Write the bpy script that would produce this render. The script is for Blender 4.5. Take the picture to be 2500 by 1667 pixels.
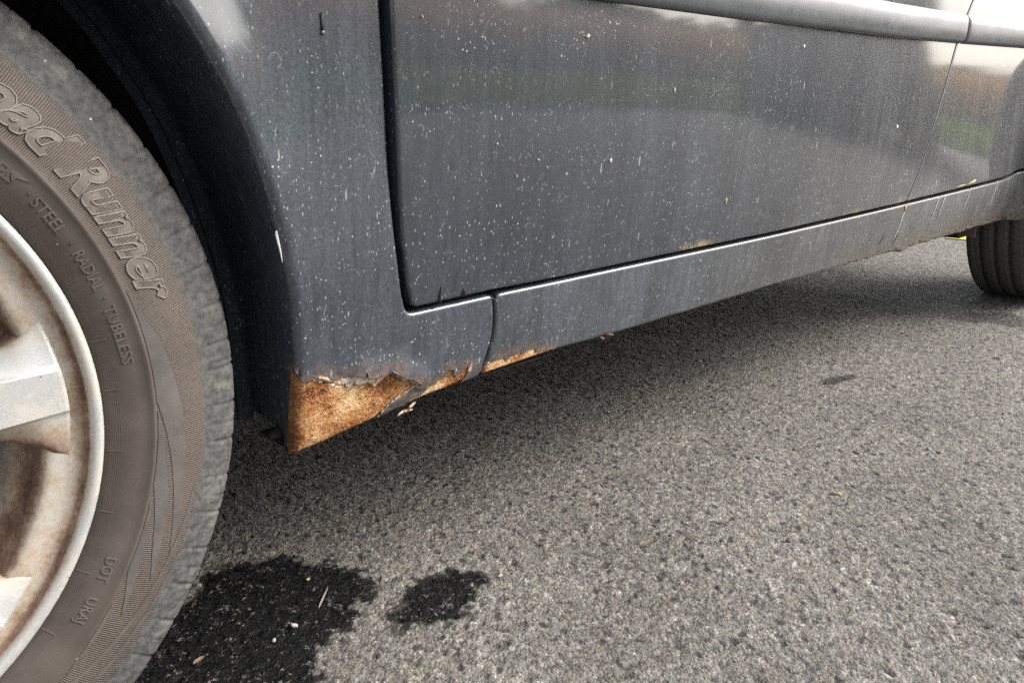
import bpy, bmesh, math, random
import numpy as np
from mathutils import Vector, Matrix
from mathutils.geometry import delaunay_2d_cdt

random.seed(7); RNG = np.random.default_rng(11)
scene = bpy.context.scene
for o in list(bpy.data.objects): bpy.data.objects.remove(o)
COL = scene.collection

# ------------------------------------------------------------------ camera
cam_d = bpy.data.cameras.new('camera'); cam = bpy.data.objects.new('camera', cam_d); COL.objects.link(cam)
R_ = Vector((0.73282, -0.68031, -0.01267)); U_ = Vector((0.20037, 0.19797, 0.95951)); F_ = Vector((0.65025, 0.70569, -0.28139))
cam.matrix_world = Matrix(((R_.x, U_.x, -F_.x, 0), (R_.y, U_.y, -F_.y, -0.57326), (R_.z, U_.z, -F_.z, 0.51296), (0, 0, 0, 1)))
cam_d.sensor_fit = 'HORIZONTAL'; cam_d.sensor_width = 36; cam_d.lens = 1890.58 / 2500 * 36
cam_d.clip_start = 0.02; cam_d.clip_end = 2000
scene.camera = cam

# ------------------------------------------------------------------ light
SUN_AZ = (0.82, -0.57); SUN_EL = math.radians(35)
world = bpy.data.worlds.new('World'); scene.world = world; world.use_nodes = True
wt = world.node_tree; wt.nodes.clear()
sky = wt.nodes.new('ShaderNodeTexSky'); sky.sky_type = 'NISHITA'; sky.sun_disc = False
sky.sun_elevation = SUN_EL; sky.sun_rotation = math.atan2(SUN_AZ[0], SUN_AZ[1])
sky.air_density = 1.0; sky.dust_density = 4.0; sky.ozone_density = 1.0
hs = wt.nodes.new('ShaderNodeHueSaturation'); hs.inputs['Saturation'].default_value = 0.38
bg = wt.nodes.new('ShaderNodeBackground'); bg.inputs['Strength'].default_value = 0.15
wo = wt.nodes.new('ShaderNodeOutputWorld')
wt.links.new(sky.outputs[0], hs.inputs['Color']); wt.links.new(hs.outputs[0], bg.inputs[0]); wt.links.new(bg.outputs[0], wo.inputs[0])
sun_d = bpy.data.lights.new('sun', 'SUN'); sun = bpy.data.objects.new('sun', sun_d); COL.objects.link(sun)
sun_d.energy = 1.25; sun_d.angle = math.radians(30); sun_d.color = (1.0, 0.95, 0.88)
sd = Vector((SUN_AZ[0] * math.cos(SUN_EL), SUN_AZ[1] * math.cos(SUN_EL), math.sin(SUN_EL)))
sun.rotation_euler = (-sd).to_track_quat('-Z', 'Y').to_euler(); sun.location = sd * 30
vs = scene.view_settings; vs.view_transform = 'Standard'; vs.look = 'None'; vs.exposure = 1.27; vs.gamma = 1.0; vs.use_curve_mapping = False

cy = scene.cycles; cy.use_denoising = False; cy.sample_clamp_indirect = 3.0; cy.use_adaptive_sampling = True; cy.adaptive_threshold = .01; cy.max_bounces = 5; cy.diffuse_bounces = 3; cy.glossy_bounces = 3; cy.transmission_bounces = 2; cy.caustics_reflective = False; cy.caustics_refractive = False
# ------------------------------------------------------------------ material helpers
class M:
    def __init__(s, name):
        s.m = bpy.data.materials.new(name); s.m.use_nodes = True; s.t = s.m.node_tree; s.t.nodes.clear()
        s.out = s.t.nodes.new('ShaderNodeOutputMaterial'); s._co = None
    def put(s, sock, v):
        if v is None: return
        if isinstance(v, bpy.types.NodeSocket): s.t.links.new(v, sock)
        elif isinstance(v, (tuple, list)):
            sock.default_value = tuple(v) + (1,) if len(v) == 3 and sock.type == 'RGBA' else tuple(v)
        else: sock.default_value = v
    @property
    def co(s):
        if s._co is None: s._co = s.t.nodes.new('ShaderNodeTexCoord').outputs['Object']
        return s._co
    def scl(s, sc, rot=(0, 0, 0), loc=(0, 0, 0)):
        n = s.t.nodes.new('ShaderNodeMapping'); s.put(n.inputs['Vector'], s.co); s.put(n.inputs['Scale'], sc)
        s.put(n.inputs['Rotation'], rot); s.put(n.inputs['Location'], loc); return n.outputs[0]
    def noise(s, scale, detail=2, rough=.5, vec=None, dist=0):
        n = s.t.nodes.new('ShaderNodeTexNoise'); s.put(n.inputs['Vector'], vec or s.co)
        for k, v in (('Scale', scale), ('Detail', detail), ('Roughness', rough), ('Distortion', dist)): s.put(n.inputs[k], v)
        return n.outputs[0]
    def voro(s, scale, vec=None, feature='F1', rnd=1):
        n = s.t.nodes.new('ShaderNodeTexVoronoi'); n.feature = feature; s.put(n.inputs['Vector'], vec or s.co)
        s.put(n.inputs['Scale'], scale); s.put(n.inputs['Randomness'], rnd); return n.outputs
    def math(s, op, a, b=0.0, c=None, clamp=False):
        n = s.t.nodes.new('ShaderNodeMath'); n.operation = op; n.use_clamp = clamp
        s.put(n.inputs[0], a); s.put(n.inputs[1], b)
        if c is not None: s.put(n.inputs[2], c)
        return n.outputs[0]
    def rng(s, v, a, b, c=0.0, d=1.0, smooth=False):
        n = s.t.nodes.new('ShaderNodeMapRange'); n.clamp = True
        if smooth: n.interpolation_type = 'SMOOTHSTEP'
        s.put(n.inputs[0], v)
        for i, x in enumerate((a, b, c, d)): s.put(n.inputs[i + 1], x)
        return n.outputs[0]
    def mix(s, f, a, b, mode='MIX'):
        n = s.t.nodes.new('ShaderNodeMix'); n.data_type = 'RGBA'; n.blend_type = mode
        s.put(n.inputs[0], f); s.put(n.inputs[6], a); s.put(n.inputs[7], b); return n.outputs[2]
    def mixf(s, f, a, b):
        n = s.t.nodes.new('ShaderNodeMix'); n.data_type = 'FLOAT'
        s.put(n.inputs[0], f); s.put(n.inputs[2], a); s.put(n.inputs[3], b); return n.outputs[0]
    def ramp(s, f, stops, interp='LINEAR'):
        n = s.t.nodes.new('ShaderNodeValToRGB'); e = n.color_ramp.elements; n.color_ramp.interpolation = interp
        while len(e) < len(stops): e.new(0.5)
        for el, (p, c) in zip(e, stops): el.position = p; el.color = tuple(c) + (1,)
        s.put(n.inputs[0], f); return n.outputs[0]
    def xyz(s):
        n = s.t.nodes.new('ShaderNodeSeparateXYZ'); s.put(n.inputs[0], s.co); return n.outputs
    def attr(s, name):
        n = s.t.nodes.new('ShaderNodeAttribute'); n.attribute_name = name; return n.outputs
    def bump(s, h, strength=.3, dist=.001, normal=None):
        n = s.t.nodes.new('ShaderNodeBump'); s.put(n.inputs['Height'], h); s.put(n.inputs['Strength'], strength)
        s.put(n.inputs['Distance'], dist)
        if normal is not None: s.put(n.inputs['Normal'], normal)
        return n.outputs[0]
    def bsdf(s, color, rough=.5, metal=0.0, normal=None, spec=.5, coat=0.0, coat_rough=.05, **kw):
        n = s.t.nodes.new('ShaderNodeBsdfPrincipled')
        for k, v in (('Base Color', color), ('Roughness', rough), ('Metallic', metal), ('Specular IOR Level', spec),
                     ('Coat Weight', coat), ('Coat Roughness', coat_rough)): s.put(n.inputs[k], v)
        if normal is not None: s.put(n.inputs['Normal'], normal)
        for k, v in kw.items(): s.put(n.inputs[k.replace('_', ' ')], v)
        s.t.links.new(n.outputs[0], s.out.inputs[0]); return s.m

def specks(m, scale, thr, keep, stretch=(1, 1, 1), rot=(0, 0, 0)):
    v = m.voro(scale, m.scl(stretch, rot))
    n = m.t.nodes.new('ShaderNodeSeparateColor'); m.put(n.inputs[0], v['Color'])
    near = m.math('DIVIDE', m.math('SUBTRACT', m.math('MULTIPLY', n.outputs[1], thr), v['Distance']), thr * .3, clamp=True)
    return m.math('MULTIPLY', near, m.math('GREATER_THAN', n.outputs[0], 1 - keep))

def mat_paint(name, base, dust_amt, rust_edge=False, coat=.9, coat_rough=.06, speck=1.0, dirt=0.0):
    m = M(name); x, y, z = m.xyz()
    big = m.noise(5, 3, .6)
    streak = m.noise(1, 3, .7, m.scl((120, 120, 5)))
    grit = m.noise(420, 2, .8)
    rear = m.rng(x, .5, 1.6, .85, 1.2)
    lowz = m.rng(z, .30, .60, 1.4, .72)
    haze = m.math('MULTIPLY', m.math('MULTIPLY', m.rng(big, .3, .75, .65, 1.15), m.rng(streak, .3, .75, .55, 1.5)), m.math('MULTIPLY', rear, lowz))
    haze = m.math('MULTIPLY', haze, m.math('MULTIPLY', m.rng(grit, .3, .72, .45, 1.6), m.rng(m.noise(1, 2, .5, m.scl((17, 17, .9), loc=(6, 0, 1))), .32, .68, .7, 1.3)))  # broad vertical bands paint soft blurred reflections into the dust film
    haze = m.math('MULTIPLY', haze, dust_amt, clamp=True)
    s1 = specks(m, 230, .24, .30); s2 = specks(m, 100, .17, .17)
    s3 = specks(m, 480, .42, .34, (1, 1, .45), (0, .5, 0))
    s4 = specks(m, 150, .26, .16, (1, 1, .22), (0, -.6, 0))
    hair = m.math('MULTIPLY', m.rng(m.math('ABSOLUTE', m.math('SUBTRACT', m.noise(40, 1, .5), .5)), 0, .008, 1, 0),
                  m.rng(m.noise(80, 1, .5, m.scl((1, 1, 1), loc=(4, 2, 7))), .58, .64))
    dense = m.math('MULTIPLY', m.rng(m.noise(9, 2, .6, m.scl((1, 1, 1), loc=(3, 3, 3))), .3, .7, .4, 1.2), m.math('MULTIPLY', rear, lowz))
    sp = m.math('ADD', m.math('ADD', s1, s2), m.math('ADD', m.math('MULTIPLY', m.math('MULTIPLY', s3, dense), .75), m.math('ADD', m.math('MULTIPLY', s4, .7), m.math('MULTIPLY', hair, .4))))
    clus = m.math('MULTIPLY', m.rng(m.noise(13, 3, .65, m.scl((1, 1, 1), loc=(8, 1, 5))), .36, .66, .25, 1.5), m.rng(z, .36, .66, 1.25, .7))
    sp = m.math('MULTIPLY', m.math('MULTIPLY', sp, clus), .45 * speck, clamp=True)
    tint = m.mix(m.rng(x, .6, 1.5), (.235, .275, .325), (.30, .295, .295))
    col = m.mix(haze, base, tint)
    if dirt > 0:
        d = m.math('MULTIPLY', m.math('MULTIPLY', m.rng(m.math('ADD', z, m.math('MULTIPLY', m.noise(22, 3, .6), .05)), .275, .315, 1, 0), m.rng(x, .9, 1.7)), dirt)
        col = m.mix(d, col, m.mix(m.rng(m.noise(190, 3, .7), .35, .65), (.030, .025, .02), (.20, .165, .12)))
    col = m.mix(sp, col, (.70, .70, .68))
    bl = m.math('MULTIPLY', m.attr('bleed')['Fac'], m.rng(m.noise(160, 3, .7), .38, .62))
    col = m.mix(bl, col, m.mix(m.noise(300, 1), (.20, .085, .03), (.34, .20, .10)))
    cw = m.math('MULTIPLY', m.rng(m.math('ADD', haze, sp), 0, .8, 1, .15), coat)
    rgh = .55
    if rust_edge:
        e = m.math('MULTIPLY', m.rng(z, .3425, .354, 1, 0), m.rng(m.noise(1, 2, .5, m.scl((7, 7, 2), loc=(2.35, 0, 0))), .56, .66))
        e = m.math('MULTIPLY', e, m.rng(m.noise(140, 2, .6), .35, .55))
        col = m.mix(e, col, m.mix(m.noise(200, 1), (.42, .20, .07), (.55, .45, .26)))
        cw = m.math('MULTIPLY', cw, m.math('SUBTRACT', 1, e))
    return m.bsdf(col, rgh, 0, m.bump(grit, .25, .0006), .25, coat=cw, coat_rough=coat_rough, Coat_IOR=1.75)

def mat_rust():
    m = M('rust')
    n1 = m.noise(30, 3, .6); n2 = m.noise(420, 3, .8, m.scl((1, 1, 1.7), (0, .5, 0))); n3 = m.noise(130, 3, .7)
    f = m.math('ADD', m.math('MULTIPLY', n1, .38), m.math('ADD', m.math('MULTIPLY', n2, .45), m.math('MULTIPLY', n3, .18)))
    col = m.ramp(f, [(.37, (.035, .014, .008)), (.425, (.15, .050, .016)), (.47, (.37, .155, .055)), (.52, (.55, .285, .12)), (.60, (.84, .61, .36))])
    dark = m.math('MULTIPLY', m.rng(m.noise(20, 3, .65, m.scl((1, 1, 1), loc=(5, 5, 5))), .52, .66), .65)
    col = m.mix(dark, col, m.mix(n2, (.08, .025, .01), (.30, .10, .03)))
    x, y, z = m.xyz(); edge = m.math('MULTIPLY', m.math('MAXIMUM', m.rng(x, .286, .297, 1, 0), m.rng(m.math('ADD', z, m.math('MULTIPLY', n3, .02)), .236, .246, .8, 0)), m.rng(n3, .3, .6, .35, .8))
    col = m.mix(edge, col, m.mix(n2, (.04, .018, .01), (.20, .08, .03)))
    return m.bsdf(col, .85, 0, m.bump(m.math('ADD', n2, n3), .9, .002), .2)

def mat_plain(name, c0, c1, rough=.6, scale=60, bumpd=.0006, metal=0, spec=.5, **kw):
    m = M(name); n = m.noise(scale, 4, .65)
    return m.bsdf(m.mix(m.rng(n, .3, .7), c0, c1), m.rng(m.noise(scale * .4, 3), .3, .7, max(rough - .1, .02), min(rough + .1, 1)), metal,
                  m.bump(m.noise(scale * 4, 3, .6), .25, bumpd), spec, **kw)

def mat_primer():
    m = M('primer'); n = m.noise(150, 4, .75); n2 = m.noise(420, 3, .8)
    col = m.mix(m.rng(n2, .35, .65), (.30, .26, .19), (.60, .57, .50)); col = m.mix(m.rng(n, .50, .60), col, m.mix(n2, (.10, .035, .012), (.42, .20, .07)))
    return m.bsdf(col, .75, 0, m.bump(n2, .4, .001), .3)
def mat_foliage(name, c0, c1, scale):
    m = M(name); col = m.mix(m.rng(m.noise(scale, 3), .35, .65), c0, c1)
    d = m.t.nodes.new('ShaderNodeBsdfDiffuse'); t = m.t.nodes.new('ShaderNodeBsdfTranslucent'); x = m.t.nodes.new('ShaderNodeMixShader'); x.inputs[0].default_value = .45
    m.put(d.inputs[0], col); m.put(t.inputs[0], col); m.t.links.new(d.outputs[0], x.inputs[1]); m.t.links.new(t.outputs[0], x.inputs[2]); m.t.links.new(x.outputs[0], m.out.inputs[0]); return m.m
def mat_tyre():
    m = M('tyre_rubber'); x, y, z = m.xyz()
    R = m.math('SQRT', m.math('ADD', m.math('MULTIPLY', x, x), m.math('MULTIPLY', z, z)))
    ang = m.math('ARCTAN2', z, x)
    outer = m.math('LESS_THAN', y, .03)
    band = m.math('MULTIPLY', m.math('MULTIPLY', m.math('GREATER_THAN', R, .2672), m.math('LESS_THAN', R, .3085)), outer)
    ser = m.rng(m.math('SINE', m.math('MULTIPLY', ang, 1150)), -1, 1, 0, 1)
    ribz = m.math('MULTIPLY', m.math('GREATER_THAN', R, .2365), m.math('LESS_THAN', R, .2435))
    rib = m.math('MULTIPLY', m.rng(m.math('SINE', m.math('MULTIPLY', R, 5200)), -1, 1, 0, 1), ribz)
    n = m.noise(24, 4, .6); n2 = m.noise(160, 4, .7); n3 = m.noise(700, 3, .7)
    brown = m.mix(m.rng(n, .3, .7), (.064, .051, .043), (.098, .081, .070))
    brown = m.mix(m.math('MULTIPLY', band, m.math('MULTIPLY', m.rng(ser, .1, .5, 1, 0), .55)), brown, (.035, .028, .025))
    brown = m.mix(m.math('MULTIPLY', band, m.math('MULTIPLY', m.rng(ser, .55, .95), .4)), brown, (.225, .19, .165))
    sh = m.rng(R, .300, .313, smooth=True)
    grey = m.mix(m.rng(n2, .35, .7), (.042, .043, .044), (.125, .125, .12))
    grey = m.mix(m.math('MULTIPLY', m.rng(m.noise(45, 4, .7), .56, .7), .4), grey, (.25, .24, .21))
    tread = m.mix(m.rng(n2, .3, .7), (.05, .05, .05), (.12, .116, .108))
    col = m.mix(sh, brown, grey)
    col = m.mix(m.math('MULTIPLY', m.rng(y, .022, .034), m.math('GREATER_THAN', R, .30)), col, tread)
    bead = m.rng(R, .2325, .2375, .5, 0)
    col = m.mix(bead, col, (.03, .027, .025))
    sp = m.math('MULTIPLY', specks(m, 140, .16, .10), outer)
    col = m.mix(m.math('MULTIPLY', sp, .8), col, (.55, .52, .47))
    h = m.math('ADD', m.math('MULTIPLY', m.math('MULTIPLY', ser, band), 1.0), m.math('ADD', m.math('MULTIPLY', rib, .5), m.math('MULTIPLY', n3, .35)))
    return m.bsdf(col, m.rng(n2, .3, .7, .62, .85), 0, m.bump(h, .6, .0007), .3)

def mat_wheel():
    m = M('wheel_silver')
    d = m.attr('dust')['Fac']
    n = m.noise(38, 4, .65); n2 = m.noise(260, 4, .75)
    k = m.math('ADD', d, m.math('ADD', m.rng(n, .3, .7, -.16, .16), m.rng(n2, .3, .7, -.10, .10)))
    col = m.ramp(k, [(.0, (.48, .49, .49)), (.22, (.46, .45, .415)), (.42, (.40, .325, .25)), (.62, (.23, .145, .10)), (.82, (.085, .047, .034)), (1, (.022, .014, .012))])
    col = m.mix(specks(m, 130, .16, .16), col, (.10, .07, .055))
    return m.bsdf(col, m.rng(k, .1, .6, .34, .8), m.rng(k, .05, .3, .35, 0), m.bump(n2, .25, .0006), .5)

def mat_asphalt():
    m = M('asphalt'); a = m.attr
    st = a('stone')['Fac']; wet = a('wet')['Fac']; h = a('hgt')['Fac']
    v = m.voro(290); sep = m.t.nodes.new('ShaderNodeSeparateColor'); m.put(sep.inputs[0], v['Color'])
    v2 = m.voro(560, m.scl((1, 1, 1), loc=(3, 1, 2))); sep2 = m.t.nodes.new('ShaderNodeSeparateColor'); m.put(sep2.inputs[0], v2['Color'])
    t = m.math('ADD', m.math('MULTIPLY', st, .36), m.math('ADD', m.math('MULTIPLY', sep.outputs[0], .36), m.math('MULTIPLY', sep2.outputs[0], .34)))
    col = m.ramp(t, [(.14, (.055, .052, .048)), (.34, (.132, .126, .115)), (.53, (.190, .182, .166)), (.70, (.245, .234, .213)), (.84, (.30, .287, .262)), (.97, (.56, .54, .49))])
    warm = m.rng(sep.outputs[1], .80, .95); col = m.mix(m.math('MULTIPLY', warm, .5), col, (.30, .21, .165))
    yel = m.rng(sep2.outputs[1], .955, .97); col = m.mix(m.math('MULTIPLY', yel, .5), col, (.40, .34, .14))
    binder_shade = m.rng(h, .10, .40, 1, 0); col = m.mix(m.math('MULTIPLY', binder_shade, .7), col, (.036, .035, .034))  # bitumen colour between the stones, with crevice shade baked into it
    big = m.noise(3.5, 4, .6); col = m.mix(m.rng(big, .35, .7, .25, 0), col, (.06, .058, .056), 'MULTIPLY')
    wetc = m.mix(m.math('MULTIPLY', m.rng(t, .80, .90), .8), (.0045, .0045, .005), (.30, .28, .25))
    wetc = m.mix(m.rng(t, .45, .8, 0, .3), wetc, (.022, .021, .020))
    col = m.mix(wet, col, wetc)
    rgh = m.mixf(wet, m.rng(m.noise(500, 2), .3, .7, .62, .92), m.rng(m.noise(260, 2), .4, .62, .30, .65))
    b = m.math('ADD', m.math('MULTIPLY', m.voro(330)['Distance'], -1.0), m.noise(1000, 1, .7))
    return m.bsdf(col, rgh, 0, m.bump(b, .7, .0018), m.mixf(wet, .3, .22))

NAVY = (.0085, .0120, .0190)
MT = dict(
    paint=mat_paint('door_paint', NAVY, .12, True),
    fender=mat_paint('fender_paint', NAVY, .20, False, coat_rough=.09),
    sillp=mat_paint('sill_paint', (.013, .015, .018), .185, False, coat_rough=.22, speck=.8, dirt=.85),
    flange=mat_paint('arch_flange_paint', (.014, .017, .023), .16, False, coat=.6, coat_rough=.25, speck=.9),
    rust=mat_rust(), tyre=mat_tyre(), wheel=mat_wheel(), asphalt=mat_asphalt(),
    primer=mat_primer(),
    black=mat_plain('black_plastic', (.012, .012, .013), (.035, .033, .031), .7, 80),
    trim=mat_plain('trim_plastic', (.070, .078, .088), (.110, .119, .131), .36, 25, .0002, coat=.25, coat_rough=.2),
    dark=mat_plain('underbody', (.010, .009, .008), (.03, .026, .022), .9, 30),
    steel=mat_plain('brake_steel', (.20, .17, .14), (.10, .07, .05), .5, 40, metal=.6),
    seal=mat_plain('underseal', (.03, .027, .023), (.11, .085, .06), .9, 150, .003),
    glass=mat_plain('car_glass', (.01, .012, .013), (.012, .014, .015), .05, 3, .00001, coat=.5),
    letter=mat_plain('tyre_letter_rubber', (.082, .068, .058), (.120, .101, .088), .7, 120),
    ridge=mat_plain('tyre_letter_ridge', (.12, .104, .092), (.18, .158, .14), .7, 120),
    smooth=mat_plain('smooth_rubber', (.066, .058, .052), (.108, .096, .088), .6, 40),
    leaf_dry=mat_plain('dry_leaf', (.20, .13, .07), (.34, .24, .14), .8, 200),
    needle=mat_plain('red_needle', (.20, .08, .045), (.28, .13, .08), .7, 200),
    stone=mat_plain('pale_stone', (.26, .24, .215), (.46, .42, .37), .8, 200),
    stone_d=mat_plain('dark_stone', (.04, .045, .055), (.12, .125, .14), .5, 200),
    lichen=mat_plain('yellow_lichen', (.30, .26, .11), (.46, .38, .20), .9, 300),
    scale_=mat_plain('white_speck', (.6, .6, .58), (.75, .74, .70), .8, 300),
    yellow=mat_plain('yellow_road_paint', (.55, .55, .06), (.70, .68, .12), .8, 60),
    grass=mat_foliage('grass', (.10, .20, .03), (.20, .32, .07), 2),
    reed=mat_foliage('dry_reed', (.50, .30, .14), (.70, .47, .26), 2),
    leaf=mat_foliage('tree_leaf', (.020, .032, .016), (.05, .07, .03), 3),
    bark=mat_plain('bark', (.06, .05, .04), (.11, .09, .07), .9, 12),
    blue=mat_plain('dark_blue_paint', (.005, .007, .014), (.007, .010, .018), .45, 6, .0002),
    soil=mat_plain('verge_soil', (.07, .09, .03), (.12, .15, .05), .9, 5),
    lamp=mat_plain('lamp_lens', (.20, .20, .20), (.26, .26, .26), .15, 20),
    run=mat_plain('pale_water_run', (.24, .245, .25), (.34, .345, .35), .5, 90),
    hole=mat_plain('dark_hole', (.004, .004, .004), (.006, .006, .006), .7, 50),
)

# ------------------------------------------------------------------ mesh helpers
def mk(name, verts, faces, mat, parent=None, smooth=True, loc=None):
    me = bpy.data.meshes.new(name); me.from_pydata([tuple(map(float, v)) for v in verts], [], [tuple(map(int, f)) for f in faces]); me.update()
    if smooth: me.polygons.foreach_set('use_smooth', [True] * len(me.polygons))
    me.materials.append(MT[mat] if isinstance(mat, str) else mat)
    o = bpy.data.objects.new(name, me); COL.objects.link(o)
    if parent is not None: o.parent = parent
    if loc is not None: o.location = loc
    return o
def thing(o, label, cat, group=None):
    o['label'] = label; o['category'] = cat
    if group: o['group'] = group
    return o
def empty(name, loc=(0, 0, 0)):
    o = bpy.data.objects.new(name, None); COL.objects.link(o); o.location = loc; o.empty_display_size = .1; return o
def box(a, b):
    (x0, y0, z0), (x1, y1, z1) = a, b
    v = [(x0, y0, z0), (x1, y0, z0), (x1, y1, z0), (x0, y1, z0), (x0, y0, z1), (x1, y0, z1), (x1, y1, z1), (x0, y1, z1)]
    return v, [(3, 2, 1, 0), (4, 5, 6, 7), (0, 1, 5, 4), (1, 2, 6, 5), (2, 3, 7, 6), (3, 0, 4, 7)]
def bevel(o, w=.01, seg=2):
    m = o.modifiers.new('bevel', 'BEVEL'); m.width = w; m.segments = seg; m.limit_method = 'ANGLE'; return o
def sst(a, b, x):
    t = np.clip((x - a) / (b - a), 0, 1); return t * t * (3 - 2 * t)
def vnoise(p, seed=0):
    """smooth value noise on an (n,2) array"""
    p = np.asarray(p, float); i = np.floor(p).astype(np.int64); f = p - i; f = f * f * (3 - 2 * f)
    def h(a, b):
        n = (a * 374761393 + b * 668265263 + seed * 974711) & 0xffffffff
        n = ((n ^ (n >> 13)) * 1274126177) & 0xffffffff
        return ((n ^ (n >> 16)) & 0xffff) / 65535.0
    a, b = i[:, 0], i[:, 1]
    return (h(a, b) * (1 - f[:, 0]) + h(a + 1, b) * f[:, 0]) * (1 - f[:, 1]) + (h(a, b + 1) * (1 - f[:, 0]) + h(a + 1, b + 1) * f[:, 0]) * f[:, 1]

# ================================================================== ROAD
def axis(a, b, segs, far):
    """dense coordinates between a and b, growing steps outside"""
    c = []
    for (p, q, s) in segs: c += list(np.arange(p, q, s))
    c.append(segs[-1][1]); s = segs[-1][2]; x = c[-1]
    while x < far: s *= 1.28; x += s; c.append(x)
    s = segs[0][2]; x = segs[0][0]; pre = []
    while x > -far: s *= 1.28; x -= s; pre.append(x)
    return np.array(pre[::-1] + c)
gx = axis(0, 0, [(0.02, 1.25, .0024), (1.25, 2.2, .004), (2.2, 4.0, .009)], 260)
gy = axis(0, 0, [(-.56, .34, .0024), (.34, .80, .006)], 260)
X, Y = np.meshgrid(gx, gy, indexing='ij'); P = np.stack([X.ravel(), Y.ravel()], 1)
def cells(P, s, seed):
    q = P / s; b = np.floor(q).astype(np.int64); d1 = np.full(len(P), 9.0); d2 = d1.copy(); rid = np.zeros(len(P))
    for dx in (-1, 0, 1):
        for dy in (-1, 0, 1):
            cx, cy = b[:, 0] + dx, b[:, 1] + dy
            n = (cx * 73856093 ^ cy * 19349663 ^ seed * 83492791) & 0x7fffffff
            n = (n * 1103515245 + 12345) & 0x7fffffff; r1 = ((n >> 8) & 0xffff) / 65535.
            n = (n * 1103515245 + 12345) & 0x7fffffff; r2 = ((n >> 8) & 0xffff) / 65535.
            n = (n * 1103515245 + 12345) & 0x7fffffff; r3 = ((n >> 8) & 0xffff) / 65535.
            d = np.hypot(cx + r1 - q[:, 0], cy + r2 - q[:, 1])
            c = d < d1; d2 = np.where(c, d1, np.minimum(d2, d)); rid = np.where(c, r3, rid); d1 = np.where(c, d, d1)
    return d1, d2, rid
near = (P[:, 0] > -.1) & (P[:, 0] < 4.1) & (P[:, 1] > -.7) & (P[:, 1] < .95)
H = np.zeros(len(P)); ST = np.full(len(P), .5); HG = np.full(len(P), .6)
Q = P[near] + .002 * (np.stack([vnoise(P[near] * 160, 1), vnoise(P[near] * 160, 2)], 1) - .5)
d1, d2, r = cells(Q, .0062, 3); e1 = np.clip((d2 - d1) * 2.2, 0, 1); e1 = e1 * (2 - e1)
D1, D2, r_b = cells(Q + 3.3, .0125, 5); e2 = np.clip((D2 - D1) * 2.2, 0, 1); e2 = e2 * (2 - e2)
hh = e1 * (.30 + .70 * r) * .0019 + e2 * (r_b > .45) * r_b * .0010 + .0007 * (vnoise(Q * 55, 4) - .5) + .003 * (vnoise(Q * 9, 6) - .5) - .0011 * (r < .035) * (.4 + vnoise(Q * 60, 44))
fade = sst(4.0, 3.4, P[near][:, 0]) * sst(.8, .6, P[near][:, 1])
H[near] = (hh - .0026) * fade * .95
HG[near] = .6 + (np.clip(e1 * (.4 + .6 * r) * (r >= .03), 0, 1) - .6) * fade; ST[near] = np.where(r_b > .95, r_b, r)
def inpoly(pts, poly):
    x, y = pts[:, 0], pts[:, 1]; c = np.zeros(len(pts), bool); n = len(poly)
    for i in range(n):
        x0, y0 = poly[i]; x1, y1 = poly[(i + 1) % n]
        k = ((y0 > y) != (y1 > y)) & (x < (x1 - x0) * (y - y0) / (y1 - y0 + 1e-12) + x0); c ^= k
    return c
STAINS = [
    [(.236, .222), (.262, .246), (.290, .262), (.333, .242), (.368, .226), (.378, .205), (.386, .190), (.396, .158), (.408, .133), (.395, .097), (.382, .082), (.363, .066), (.334, .058), (.31, .043), (.290, .024), (.272, .008), (.235, -.045), (.18, -.09), (.09, -.06), (.06, .06), (.13, .15)],
    [(.384, .022), (.390, .044), (.410, .066), (.448, .081), (.470, .070), (.483, .065), (.520, .030), (.495, .018), (.474, .010), (.455, -.006), (.433, -.023), (.418, -.006), (.404, -.005), (.396, .012)],
    [(1.40, .07), (1.46, .075), (1.52, .05), (1.47, .04), (1.42, .05)],
    [(2.10, .075), (2.22, .06), (2.28, -.02), (2.24, -.12), (2.14, -.10), (2.13, -.01)],
]
W = np.zeros(len(P)); idx = np.where(near)[0]; Pw = P[idx]
wob = np.stack([vnoise(Pw * 70, 8) - .5 + .6 * (vnoise(Pw * 210, 9) - .5), vnoise(Pw * 70, 10) - .5 + .6 * (vnoise(Pw * 210, 12) - .5)], 1)
for k, poly in enumerate(STAINS):
    amt = (.030, .022, .008, .02)[k]; w = np.zeros(len(Pw))
    for j in range(4):
        w += inpoly(Pw + wob * amt + (np.array([[1, 1], [1, -1], [-1, 1], [-1, -1]])[j] * .0016), poly) * .2
    for j in range(8):
        w += inpoly(Pw + wob * amt * .6 + .009 * np.array([math.cos(j * .785), math.sin(j * .785)]), poly) * .025
    W[idx] = np.maximum(W[idx], w * (1, 1, .85, .6)[k])
nx, ny = len(gx), len(gy); I = np.arange(nx * ny).reshape(nx, ny)
quads = np.stack([I[:-1, :-1], I[1:, :-1], I[1:, 1:], I[:-1, 1:]], -1).reshape(-1, 4)
me = bpy.data.meshes.new('road'); me.vertices.add(nx * ny)
me.vertices.foreach_set('co', np.stack([P[:, 0], P[:, 1], H], 1).astype(np.float32).ravel())
me.loops.add(quads.size); me.loops.foreach_set('vertex_index', quads.astype(np.int32).ravel())
me.polygons.add(len(quads)); me.polygons.foreach_set('loop_start', np.arange(0, quads.size, 4, dtype=np.int32))
try: me.polygons.foreach_set('loop_total', np.full(len(quads), 4, dtype=np.int32))
except Exception: pass
me.update(calc_edges=True); me.polygons.foreach_set('use_smooth', np.ones(len(quads), bool))
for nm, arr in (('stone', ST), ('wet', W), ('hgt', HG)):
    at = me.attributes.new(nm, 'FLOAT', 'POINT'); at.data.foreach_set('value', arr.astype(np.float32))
me.materials.append(MT['asphalt']); road = bpy.data.objects.new('road', me); COL.objects.link(road); road['kind'] = 'structure'

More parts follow.
